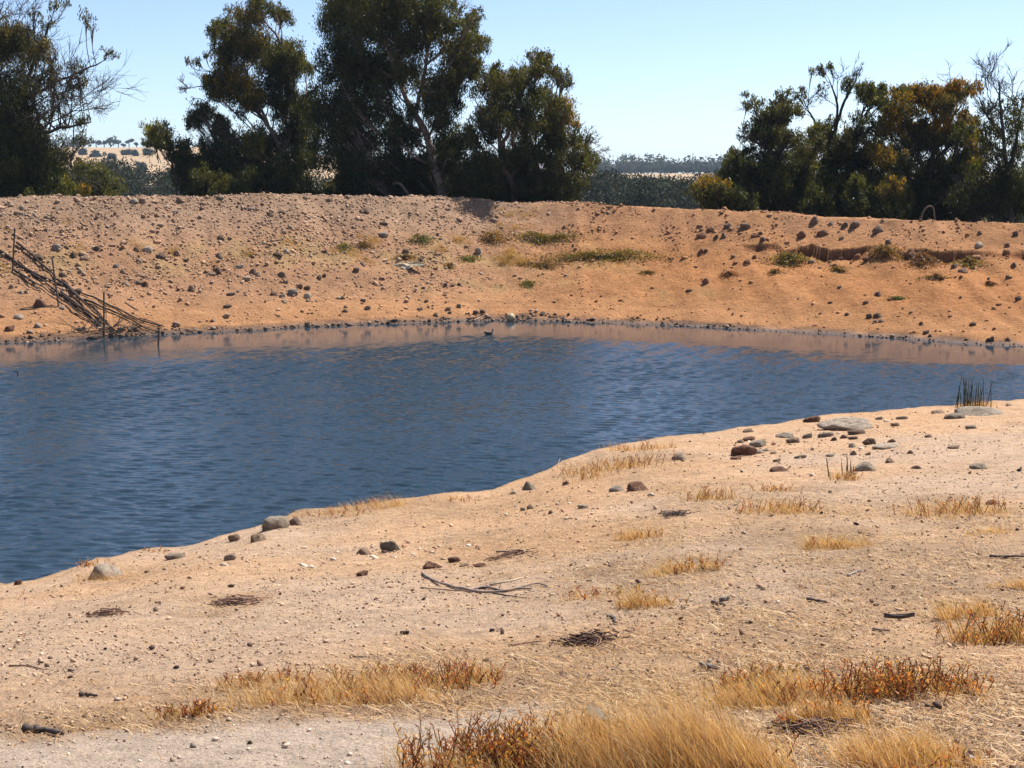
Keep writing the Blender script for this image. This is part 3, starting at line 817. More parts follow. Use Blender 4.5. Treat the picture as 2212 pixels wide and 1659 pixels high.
for px_, py_, wx_, wy_, n_, sd_ in ((850,1190,300,.16,130,71),(1850,965,260,.13,170,72),(620,1215,260,.12,60,73),(1200,1110,200,.1,50,74),(1650,1000,140,.1,50,75)):
    q_ = at(px_, py_); m2 = np.linalg.norm(q_ - [0, 0, EYE]) * K / F; rr = np.random.default_rng(sd_)
    x = q_[0] + rr.normal(0, .5, n_) * wx_ * m2; y = q_[1] * (1 + rr.normal(0, .5, n_) * wy_); k = y < shore_near(x) - .15; x, y = x[k], y[k]
    cs_ = pick_cols([(.50,.38,.27),(.42,.30,.21),(.56,.47,.37),(.34,.20,.13),(.26,.13,.085),(.46,.36,.28)], len(x), sd_)
    scatter("small_stones", x, y, np.clip(rr.lognormal(np.log(.0125), .55, len(x)), .005, .045) * (1 + .018 * y), cs_, .7, 2, .4, 60 + sd_)
# soil crumbs: grains and lumps of the bank's own earth
n = 26000
d = np.exp(r.uniform(np.log(4.6), np.log(36), n)); a = r.uniform(-.37, .37, n); x, y = a * d, d
k = (y < shore_near(x) - .1) & (r.uniform(0, 1, n) < .2 + .8 * sstep(-.25, .25, fbm(x * .9, y * .7, 3, 151))); x, y = x[k], y[k]; k = r.uniform(0, 1, len(x)) > .8 * track(x, y); x, y = x[k], y[k]
cg = ground_color(x, y) * r.uniform(.72, 1.12, (len(x), 1)); dk = r.uniform(0, 1, len(x)) < .16; cg[dk] *= .38
scatter("soil_crumbs", x, y, np.clip(r.lognormal(np.log(.0055), .5, len(x)), .002, .022) * (1 + .03 * y), cg, .65, 1, .22, 5)
# ------------------------------------------------------------------ straw litter
r = np.random.default_rng(41)
n = 230000
d = np.exp(r.uniform(np.log(4.6), np.log(38), n)); a = r.uniform(-.37, .37, n); x, y = a * d, d
hz = hay(x, y); k = (y < shore_near(x) - .05) & (r.uniform(0, 1, n) < (.09 + .91 * hz) * (1 - .93 * track(x, y)) * (.22 + .78 * sstep(-.35, .4, fbm(x * 1.3, y * 1.3, 3, 143))) * 1.15)
x, y = x[k], y[k]; n = len(x)
print("straws", n)
kk = 4; t = np.linspace(-.5, .5, kk)
ln = np.clip(r.lognormal(np.log(.052), .5, n), .02, .22) * (1 + .012 * y); an = r.uniform(0, np.pi, n); cv = r.normal(0, .25, n)
ex, ey = np.cos(an), np.sin(an)
PX_ = x[:, None] + ex[:, None] * ln[:, None] * t - ey[:, None] * (cv * ln)[:, None] * t ** 2 * 2
PY_ = y[:, None] + ey[:, None] * ln[:, None] * t + ex[:, None] * (cv * ln)[:, None] * t ** 2 * 2
tl = np.abs(r.normal(0, .16, n)); PZ_ = H(PX_, PY_) + .004 + (t + .5)[None] * (ln * tl)[:, None] + r.uniform(0, .012, n)[:, None] * (1 - 4 * t ** 2)[None]
wd = (.0010 + .0009 * r.uniform(0, 1, n)) * (1 + .03 * y)
ox, oy = -ey * wd, ex * wd
A = np.stack([PX_ + ox[:, None], PY_ + oy[:, None], PZ_], -1); B = np.stack([PX_ - ox[:, None], PY_ - oy[:, None], PZ_ + wd[:, None] * .6], -1)
V = np.stack([A, B], 2); idx = np.arange(n * kk * 2).reshape(n, kk, 2)
q = np.stack([idx[:, :-1, 0], idx[:, :-1, 1], idx[:, 1:, 1], idx[:, 1:, 0]], -1).reshape(-1, 4)
pal = np.array([(.66,.49,.28),(.60,.41,.21),(.74,.60,.40),(.48,.29,.13),(.32,.18,.09),(.15,.09,.06),(.10,.065,.05)])
cc = pal[r.choice(7, n, p=[.20,.20,.08,.18,.14,.12,.08])] * r.uniform(.7, 1.08, (n, 1))
me = make_mesh("straw_litter", V.reshape(-1, 3), q.ravel(), np.full(len(q), 4), np.repeat(cc, kk * 2, 0))
tag(link("straw_litter", me, M['straw']), kind="stuff")

# ------------------------------------------------------------------ dry grass clumps with red succulent weeds
GRASS = np.array([(.58,.38,.17),(.66,.47,.24),(.50,.30,.11),(.72,.57,.34),(.38,.21,.075),(.62,.48,.29)])
WEED = np.array([(.27,.095,.035),(.33,.14,.045),(.20,.07,.034),(.40,.21,.07),(.25,.12,.05),(.30,.23,.07),(.44,.30,.14)])
def weed_mesh(cx_, cy_, rx, ry, nst, hmin, hmax, r, mb, pal=WEED):
    x = cx_ + rx * np.clip(r.normal(0, .5, nst), -1.1, 1.1); y = cy_ + ry * np.clip(r.normal(0, .5, nst), -1.1, 1.1); z = H(x, y)
    h = r.uniform(hmin, hmax, nst); ln_ = r.normal(0, .35, (nst, 2))
    t = np.linspace(0, 1, 4)
    wig = r.normal(0, .10, (nst, 4, 2)) * t[None, :, None] * h[:, None, None]
    P = np.stack([x[:, None] + ln_[:, :1] * h[:, None] * t + wig[..., 0], y[:, None] + ln_[:, 1:] * h[:, None] * t + wig[..., 1], z[:, None] - .005 + h[:, None] * t], -1)
    c = pal[r.integers(0, len(pal), nst)] * r.uniform(.7, 1.3, (nst, 1))
    mb.tubes(P, np.broadcast_to((.0032 * (1 - .55 * t))[None], (nst, 4)) * (1 + .02 * cy_), 4, c * .8, False)
    nl = 10
    tt = r.uniform(.2, 1, (nst, nl)); seg = np.minimum((tt * 3).astype(int), 2); f = tt * 3 - seg
    p0 = np.take_along_axis(P, seg[..., None].repeat(3, 2), 1); p1 = np.take_along_axis(P, (seg + 1)[..., None].repeat(3, 2), 1)
    c0 = (p0 + (p1 - p0) * f[..., None]).reshape(-1, 3)
    az = r.uniform(0, 6.28, nst * nl); up = r.uniform(.35, 1.3, nst * nl)
    dv = np.stack([np.cos(az), np.sin(az), up], -1); dv /= np.linalg.norm(dv, axis=1, keepdims=True)
    L_ = r.uniform(.006, .015, nst * nl) * (1 + .02 * cy_); sd = np.cross(dv, r.normal(size=(nst * nl, 3))); sd /= np.linalg.norm(sd, axis=1, keepdims=True)
    cl = np.repeat(c, nl, 0) * r.uniform(.7, 1.45, (nst * nl, 1))
    mb.diamonds(c0 + dv * L_[:, None], dv * L_[:, None], sd * (L_ * .30)[:, None], cl)

def grass_mesh(cx_, cy_, rx, ry, nb, h0, lean, r, mb, pal=GRASS, tufts=9, width=.0026, spread=.42):
    tx = cx_ + rx * np.clip(r.normal(0, .48, tufts), -1, 1); ty = cy_ + ry * np.clip(r.normal(0, .48, tufts), -1, 1); th = r.uniform(.55, 1.1, tufts)
    k = r.integers(0, tufts, nb); s = min(rx, .5) * .22
    x = tx[k] + r.normal(0, s, nb); y = ty[k] + r.normal(0, s * .9, nb)
    lo = r.uniform(0, 1, nb) < .42; uu = np.sqrt(r.uniform(0, 1, nb)); aa = r.uniform(0, 6.28, nb); x = np.where(lo, cx_ + rx * uu * np.cos(aa), x); y = np.where(lo, cy_ + ry * uu * np.sin(aa), y); z = H(x, y) - .004
    h = h0 * th[k] * r.uniform(.25, 1.08, nb) * np.where(lo, .55, 1.0)
    dirs = np.stack([lean[0] + r.normal(0, spread * .55, nb), lean[1] + r.normal(0, spread * .55, nb), np.ones(nb)], -1)
    dirs /= np.linalg.norm(dirs, axis=1, keepdims=True)
    bend = np.stack([lean[0] * 1.0 + r.normal(0, .28, nb), lean[1] + r.normal(0, .28, nb), -np.abs(r.normal(.08, .14, nb))], -1) * h[:, None] * .55
    c = pal[r.integers(0, len(pal), nb)] * r.uniform(.68, 1.08, (nb, 1))
    mb.blades(np.stack([x, y, z], -1), dirs, h, np.full(nb, width) * r.uniform(.6, 1.3, nb), bend, c, 5)

def clump(name, label, cat, px, py, wpx, hpx, blades, weeds, lean=(-.30, .05), depth=.45, seed=0, group="dry clumps on the near bank", wh=None, tufts=9, pal=GRASS, spread=.42, wpal=WEED):
    r = np.random.default_rng(1000 + seed); q = at(px, py); ds = np.linalg.norm(q - [0, 0, EYE]); m_ = ds * K / F
    rx = wpx * m_ / 2; ry = rx * depth; h = hpx * m_
    e = empty(name, q); tag(e, label, cat, group)
    if blades:
        blades = int(blades * 1.5); mb = MB(); grass_mesh(q[0], q[1], rx, ry, blades, h, lean, r, mb, pal, tufts, .0019 * (1 + .05 * ds), spread)
        link("grass_leaves", mb.mesh("grass_leaves", offset=q), M['straw'], e)
    if weeds:
        weeds = int(weeds * .52) + 3; mb = MB(); hh = (wh * m_ if wh else h * .8) * .92
        weed_mesh(q[0], q[1], rx, ry, weeds, hh * .3, hh, r, mb, wpal); link("weed_foliage", mb.mesh("weed_foliage", offset=q), M['weed'], e)
    return e

CL = [ # px, py(base), width, height, blades, weeds, label, weed height
 (1440,1668,440,215,3600,190,"tallest golden grass clump, swept leftward, at the bottom of the near bank",70),
 (1530,1660,150,250,900,0,"long sheaf of golden stems blown over leftward above the tallest clump",None),
 (1585,1668,210,150,2300,30,"golden grass clump beside the tallest one on its right",60),
 (1120,1656,420,90,1700,760,"dense rusty red weed patch with thin grass, left of the tallest clump",120),
 (1270,1640,260,120,1800,160,"mixed rusty weeds and tawny grass between red patch and tallest clump",80),
 (900,1482,300,60,1300,250,"band of orange-red weeds standing along the back of the straw strip",62),
 (740,1510,360,92,2300,150,"sprawling tawny grass mound with red sprigs above the pale track",60),
 (560,1480,180,42,420,60,"thin straw patch with a few orange sprigs, left of the tawny mound",45),
 (420,1545,130,40,300,70,"low rust-red sprig lying in straw just above the pale track",36),
 (1020,1475,110,62,420,40,"upright pale straw tuft at the right end of the orange weed band",60),
 (1690,1515,260,95,2300,130,"fair grass clump swept left in front of red weeds",60),
 (1620,1490,130,48,350,170,"dark red weeds at the left of the fair swept clump",55),
 (1940,1500,300,60,900,380,"wide stand of upright red-brown weeds behind the fair clump",88),
 (1780,1560,170,70,1000,150,"tawny and red clump with dark shaded foot below the fair clump",55),
 (2060,1495,110,40,250,70,"red weeds tapering off at the right end of the wide stand",45),
 (1985,1655,270,98,2400,90,"pale gold grass clump in the bottom right corner",50),
 (2155,1385,190,72,1000,190,"red weeds and pale grass against the right edge",80),
 (2100,1330,120,55,700,20,"fine pale grass tuft behind the red weeds of the right edge",30),
 (2180,1268,90,35,300,0,"small pale tuft near the right edge above the red weeds",None),
 (1400,1308,130,50,700,40,"small golden tuft right of the curved branch",34),
 (1300,1290,200,20,420,40,"flattened straw patch between the branch and the small golden tuft",24),
 (1478,1232,150,40,560,60,"sparse rusty tuft half way across the near bank",34),
 (1378,1162,110,36,520,22,"little straw tuft below the dark red rock",24),
 (1800,1182,140,44,800,40,"compact gold tuft with a dark shadow, right half of the bank",34),
 (1530,1078,100,36,360,60,"rusty tuft below the grassy shoreline point",36),
 (1700,1105,190,40,640,110,"broad rusty weed patch between two tufts, upper right",36),
 (1680,1060,120,22,180,40,"faint brown weed patch behind the broad rusty one",22),
 (2065,1108,210,46,700,130,"broad rust and straw patch beside the maroon stone",42),
 (1825,1036,74,26,240,40,"spiky tuft in front of the pointed red and white rock",26),
 (1330,1012,230,34,560,150,"reddish weeds covering the shoreline point",34),
 (1385,972,120,32,420,40,"straw tuft crowning the shoreline point",26),
 (1270,1035,120,22,180,40,"thin weeds on the bank lip left of the shoreline point",22),
 (810,1094,130,34,520,20,"pale wispy grass on the near water's edge",22),
 (720,1112,150,20,380,40,"rusty straw on the lip beside the rough cream boulder",20),
 (225,1252,110,26,300,0,"straw fringe round the foot of the large cream boulder",None),
 (190,1222,44,20,70,18,"few rusty stalks behind the large cream boulder",18),
 (980,1082,120,14,170,20,"low straw fringe on the bank lip in the middle",14),
 (345,1190,70,10,90,8,"brown scrap of dead growth on the lip, left of centre",9),
 (2150,1150,130,24,280,0,"low straw patch near the right edge above the dark stick",None),
]
for i, (px, py, w, h, nb, nw, lab, wh) in enumerate(CL):
    clump("grass_clump" if nb > nw * 4 else "weed_clump", lab, "grass" if nb > nw * 4 else "weeds", px, py, w, h, nb, nw, seed=i, wh=wh, tufts=max(4, int(w / 22)), depth=.5 if py > 1400 else .7)
# a sheaf of long stems blown over in the tallest clump
q = at(1600, 1690)
# rushes
def rushes(label, px, py, w, n, h, base_blades, seed):
    r = np.random.default_rng(seed); q = at(px, py); m_ = np.linalg.norm(q - [0, 0, EYE]) * K / F
    e = empty("rush_clump", q); tag(e, label, "rushes", "rushes on the near bank")
    x = q[0] + r.normal(0, .26, n) * w * m_; y = q[1] + r.normal(0, .2, n) * w * m_; z = H(x, y); hh = h * m_ * r.uniform(.35, 1.0, n); hh[0] = h * m_
    t = np.linspace(0, 1, 4); ln = r.normal(0, .09, (n, 2))
    P = np.stack([x[:, None] + ln[:, :1] * hh[:, None] * t, y[:, None] + ln[:, 1:] * hh[:, None] * t, z[:, None] + hh[:, None] * t], -1)
    mb = MB(); mb.tubes(P, np.broadcast_to((.011 * (1 - .5 * t))[None], (n, 4)), 4, np.array([(.045,.06,.022)]) * r.uniform(.6, 1.5, (n, 1)))
    link("stems", mb.mesh("stems", offset=q), M['weed'], e)
    mb = MB(); grass_mesh(q[0], q[1], w * m_ * .5, w * m_ * .3, base_blades, h * m_ * .38, (-.1, 0), r, mb, GRASS * .85, 9, .006, .8)
    link("dead_base", mb.mesh("dead_base", offset=q), M['straw'], e)
rushes("green rush stems in a brown base on the shoreline by the long grey slab", 2100, 879, 72, 34, 66, 700, 5)
rushes("few thin brown-green rush stems rising from the spiky tuft", 1822, 1028, 44, 7, 46, 60, 6)

# ------------------------------------------------------------------ mats, bushes and tufts on the far bank
OL = np.array([(.13,.14,.022),(.17,.165,.03),(.085,.095,.022),(.21,.17,.04)]); BR = np.array([(.19,.125,.04),(.13,.10,.03),(.23,.15,.05),(.12,.105,.03)])
GN = np.array([(.12,.155,.035),(.17,.185,.05),(.09,.11,.03)]); GD = np.array([(.48,.32,.13),(.54,.40,.19),(.40,.26,.10),(.33,.23,.10)])
def mat_bush(label, cat, name, px, py, w, h, n, pal, hm=.22, seed=0, group="low growth on the far bank", leafl=.055):
    r = np.random.default_rng(2000 + seed); q = at(px, py); e = max(6, int(w / 7))
    o_l, o_r, o_u, o_d = at(px - w / 2, py), at(px + w / 2, py), at(px, py - h / 2), at(px, py + h / 2)
    ax = (o_r - o_l)[:2] / 2 * 1.3; ay = (o_u - o_d)[:2] / 2
    u = np.minimum(np.abs(r.normal(0, .52, n)) + .12 * r.uniform(0, 1, n), 1.5); th = r.uniform(0, 6.28, n); u = u * (1 + .3 * vnoise(np.cos(th) * 2 + seed, np.sin(th) * 2, 9))
    gx, gy = u * np.cos(th), u * np.sin(th)
    lump = .55 + .75 * fbm(gx * 3 + seed, gy * 3, 3, seed % 50)
    xy = q[:2] + gx[:, None] * ax + gy[:, None] * ay
    z = H(xy[:, 0], xy[:, 1]) + 1.35 * hm * np.clip(1 - u ** 1.8, 0.05, 1) * np.clip(lump, .1, 1.4) * r.uniform(0, 1, n) ** .6
    dv = r.normal(size=(n, 3)); dv[:, 2] = np.abs(dv[:, 2]); dv /= np.linalg.norm(dv, axis=1, keepdims=True)
    sd = np.cross(dv, r.normal(size=(n, 3))); sd /= np.linalg.norm(sd, axis=1, keepdims=True)
    L_ = leafl * r.uniform(.6, 1.3, n); c = pal[r.integers(0, len(pal), n)] * r.uniform(.55, 1.2, (n, 1)); dr_ = r.uniform(0, 1, n) < .15 + .35 * (u > .8); c[dr_] = np.array([(.30, .20, .10)]) * r.uniform(.5, 1.3, (dr_.sum(), 1))
    mb = MB(); mb.diamonds(np.concatenate([xy, z[:, None]], 1), dv * L_[:, None], sd * (L_ * .4)[:, None], c)
    o = link(name, mb.mesh(name, offset=q), M['weed']); o.location = q; tag(o, label, cat, group); return o
D_ = lambda zx, zy: (737.3 + zx / 3, 403.2 + zy / 3)
MATS = [
 (D_,1320,345,440,80,2600,OL,.30,"large olive-green mat above the middle of the beach, with golden grass at its left"),
 (D_,980,350,170,90,900,BR,.30,"brownish olive mat at the left end of the large one"),
 (D_,1690,458,720,84,4200,OL,.34,"longest olive mat, lower and right of the large one"),
 (D_,522,360,160,74,900,GN,.30,"small green mat left of the golden tufts"),
 (D_,830,478,150,44,500,GN,.18,"low green patch below the brownish olive mat"),
 (D_,1290,515,300,60,900,BR,.14,"thin brown-olive growth under the longest mat"),
 (D_,1215,628,130,60,380,GN,.08,"faint green patch on the beach beneath the mats"),
 (D_,700,520,70,40,300,BR,.16,"small brown bush above the beach, left of the green patch"),
 (D_,420,460,150,36,400,BR,.14,"thin olive-brown patch by the crumpled pale sheet"),
 (D_,150,385,130,60,500,BR,.20,"rusty green patch among rubble, left part of the belt"),
 (D_,20,400,120,70,500,GN,.22,"olive patch at the left end of the belt of growth"),
 (D_,1990,560,100,36,300,BR,.10,"small faded bush right of the longest mat's end"),
 (C_,690,490,270,84,1900,OL,.36,"rounded olive bush under the left part of the erosion step"),
 (C_,600,555,90,36,300,BR,.14,"brown scrap of growth just below the rounded olive bush"),
 (C_,1315,440,210,110,1600,BR,.42,"brown-olive bush hanging over the middle of the erosion step"),
 (C_,1565,490,220,104,1500,np.array([(.15,.085,.04),(.20,.12,.055),(.11,.07,.035)]),.36,"faded brown bush right of the one on the erosion step"),
 (C_,1850,505,180,50,900,OL,.26,"long low bush near the right edge with dark stones at its front"),
 (C_,1015,550,110,42,500,BR,.20,"small brown-green bush below the middle of the erosion step"),
 (C_,1640,592,170,44,500,BR,.16,"thin brown growth below the faded brown bush"),
 (C_,300,570,110,44,380,np.array([(.20,.09,.05),(.15,.08,.04)]),.16,"reddish dead plant on the orange slope"),
 (C_,1992,637,80,30,260,np.array([(.14,.07,.04),(.10,.06,.035)]),.12,"dark reddish dead plant near the right edge"),
 (C_,1390,727,110,24,300,GN,.10,"small green plant on the lower orange slope"),
]
for i, (f, zx, zy, w, h, n, pal, hm, lab) in enumerate(MATS):
    px, py = f(zx, zy); mat_bush(lab, "ground plant", "low_bush", px, py, w / 3, h / 3, n, pal, hm, i)
TUFTS = [
 (D_,1025,296,80,48,380,"single golden tuft above the brownish olive mat"),
 (D_,210,335,170,70,700,"golden tuft with a grey boulder inside it"),
 (D_,1085,430,150,120,1000,"tall golden grass in front of the large olive mat"),
 (D_,1200,470,180,70,600,"dry grass between the two big olive mats"),
 (D_,640,385,90,70,360,"golden tuft right of the small green mat"),
 (D_,760,330,190,56,560,"long pale band of dry grass above the small green mat"),
 (D_,1150,170,280,60,700,"pale grass running up to the crest in the middle"),
 (D_,1130,240,240,50,600,"thin dry grass below the pale grass of the crest"),
 (D_,130,450,170,60,500,"dry grass with rubble above the pale sheet"),
 (A_,1150,490,260,50,600,"dry grass ledge above the pale tilted slab"),
 (A_,1480,545,120,70,420,"golden tuft next to the blocky dark boulder"),
 (A_,2150,545,140,70,480,"bright golden tuft at the right of the left bank"),
 (A_,700,545,150,50,360,"thin golden grass near the middle of the left bank"),
 (A_,40,690,100,80,420,"golden grass at the left edge under the first post"),
 (A_,1860,665,150,50,360,"dry tuft over the largest dark boulder"),
 (A_,560,270,180,44,300,"faint dry grass high on the left bank"),
 (A_,80,350,130,44,260,"faint dry grass beside the top of the first post"),
 (A_,2010,600,120,44,260,"dry grass between two dark boulders"),
 (B_,440,430,250,60,620,"dry grass ledge with dark rubble beneath it"),
 (B_,830,500,130,70,420,"dry tuft beside the dark upright stone"),
 (B_,1000,500,120,70,360,"golden grass right of the dry tuft by the upright stone"),
]
for i, (f, zx, zy, w, h, n, lab) in enumerate(TUFTS):
    k_ = 3 if f in (D_, C_) else 4; px, py = f(zx, zy + h * .3)
    r = np.random.default_rng(2300 + i); q = at(px, py); m_ = np.linalg.norm(q - [0, 0, EYE]) * K / F
    mb = MB(); grass_mesh(q[0], q[1], w / k_ * m_ / 2, max(h / k_ * m_ * .9, .35), n, min(h / k_ * m_ * .62, .62), (-.15, -.1), r, mb, GD, max(4, int(w / 26)), .012, .75)
    o = link("grass_tuft", mb.mesh("grass_tuft", offset=q), M['straw']); o.location = q; tag(o, lab, "grass", "dry tufts on the far bank")
# stalks on the crest
for i, (px, py, h, n, lab) in enumerate([(440,424,24,8,"thin dry stalks on the crest, pair with drooping tips"),(577,421,14,40,"orange dry tuft standing on the crest before dark trees"),
                                   (372,424,8,26,"short brown stalks on the crest left of the drooping pair"),(1300,444,6,40,"low dark seedy stalks on the crest before the far woodland")]):
    r = np.random.default_rng(2500 + i); q = at(px, py + 4); m_ = np.linalg.norm(q - [0, 0, EYE]) * K / F
    mb = MB(); grass_mesh(q[0], q[1], .35 + (i == 3) * 1.4, .2, n, h * m_, (-.3, 0), r, mb, GD * (.7 if i else .8), 6, .014, .5)
    o = link("grass_stalks", mb.mesh("grass_stalks", offset=q), M['straw']); o.location = q; tag(o, lab, "grass")

# stubble: single short dead blades standing in the straw
r = np.random.default_rng(61); n = 60000
d = np.exp(r.uniform(np.log(4.6), np.log(36), n)); a = r.uniform(-.37, .37, n); x, y = a * d, d
k = (y < shore_near(x) - .05) & (r.uniform(0, 1, n) < .22 * np.clip(hay(x, y) - .12, 0, 1) + .003 + .12 * np.exp(-((shore_near(x) - y) / .4) ** 2) * sstep(-.1, .4, vnoise(x * .8, y * 0, 33))); x, y = x[k], y[k]; n = len(x); mb = MB()
hh = np.clip(r.lognormal(np.log(.04), .45, n), .015, .13); dirs = np.stack([-.25 + r.normal(0, .45, n), r.normal(0, .45, n), np.ones(n)], -1); dirs /= np.linalg.norm(dirs, axis=1, keepdims=True)
pl = np.concatenate([GRASS, [(.30, .13, .05), (.22, .11, .06)]]); mb.blades(np.stack([x, y, H(x, y) - .003], -1), dirs, hh, .0022 * (1 + .045 * y), np.stack([r.normal(-.2, .4, n), r.normal(0, .3, n), -np.abs(r.normal(0, .2, n))], -1) * hh[:, None] * .6, pl[r.integers(0, len(pl), n)] * r.uniform(.6, 1.05, (n, 1)), 4)
tag(link("stubble", mb.mesh("stubble"), M['straw']), kind="stuff")
# ------------------------------------------------------------------ trees
PAL = {
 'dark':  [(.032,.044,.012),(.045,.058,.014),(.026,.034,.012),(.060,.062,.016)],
 'green': [(.065,.085,.016),(.095,.105,.020),(.045,.06,.015),(.125,.12,.022)],
 'gold':  [(.20,.135,.018),(.25,.16,.022),(.15,.115,.018),(.10,.09,.018)],
 'orange':[(.26,.145,.018),(.29,.17,.022),(.19,.115,.018),(.13,.095,.02)],
 'rust':  [(.120,.090,.022),(.095,.080,.022),(.072,.066,.02),(.052,.054,.018)],
 'yellow':[(.17,.16,.022),(.21,.185,.03),(.13,.135,.022),(.08,.09,.02)],
 'brown': [(.072,.074,.020),(.054,.060,.018),(.088,.084,.022),(.040,.047,.016)],
 'pale':  [(.12,.13,.06),(.15,.155,.075),(.10,.11,.05),(.08,.085,.035)],
 'olive': [(.078,.086,.019),(.056,.066,.017),(.105,.105,.022),(.042,.050,.015)],
}
ZA = lambda zx, zy: (zx / 3, zy / 3)
ZB = lambda zx, zy: (737.3 + zx / 3, zy / 3)
ZC = lambda zx, zy: (1474.6 + zx / 3, zy / 3)

def spline(P, n):
    P = np.asarray(P, float); t = np.linspace(0, 1, len(P)); u = np.linspace(0, 1, n)
    if len(P) == 2: return P[0] + (P[1] - P[0]) * u[:, None]
    d = np.gradient(P, t, axis=0); out = []
    for v in u:
        i = min(int(v * (len(P) - 1)), len(P) - 2); h = t[i + 1] - t[i]; s = (v - t[i]) / h
        out.append((2*s**3-3*s**2+1)*P[i] + (s**3-2*s**2+s)*h*d[i] + (-2*s**3+3*s**2)*P[i+1] + (s**3-s**2)*h*d[i+1])
    return np.array(out)

def fan(start, dirv, length, rad, depth, r, out, up=.18):
    """bare branching twigs"""
    k = 6; P = [np.array(start, float)]; d = np.array(dirv, float); d /= np.linalg.norm(d)
    for i in range(k - 1):
        d = d + r.normal(0, .16, 3) + np.array([0, 0, up * .22]); d /= np.linalg.norm(d); P.append(P[-1] + d * length / (k - 1))
    P = np.array(P); out.append((P, np.linspace(rad, max(rad * .4, .005), k)))
    if depth == 0: return
    for j in range(int(r.integers(3, 7))):
        f = r.uniform(.25, 1.0); i = min(int(f * (k - 1)), k - 2); p = P[i] + (P[i + 1] - P[i]) * (f * (k - 1) - i)
        dd = (P[i + 1] - P[i]) / np.linalg.norm(P[i + 1] - P[i]) + r.normal(0, .55, 3); dd[2] += up
        fan(p, dd, length * r.uniform(.42, .72), max(rad * .52, .010), depth - 1, r, out, up)

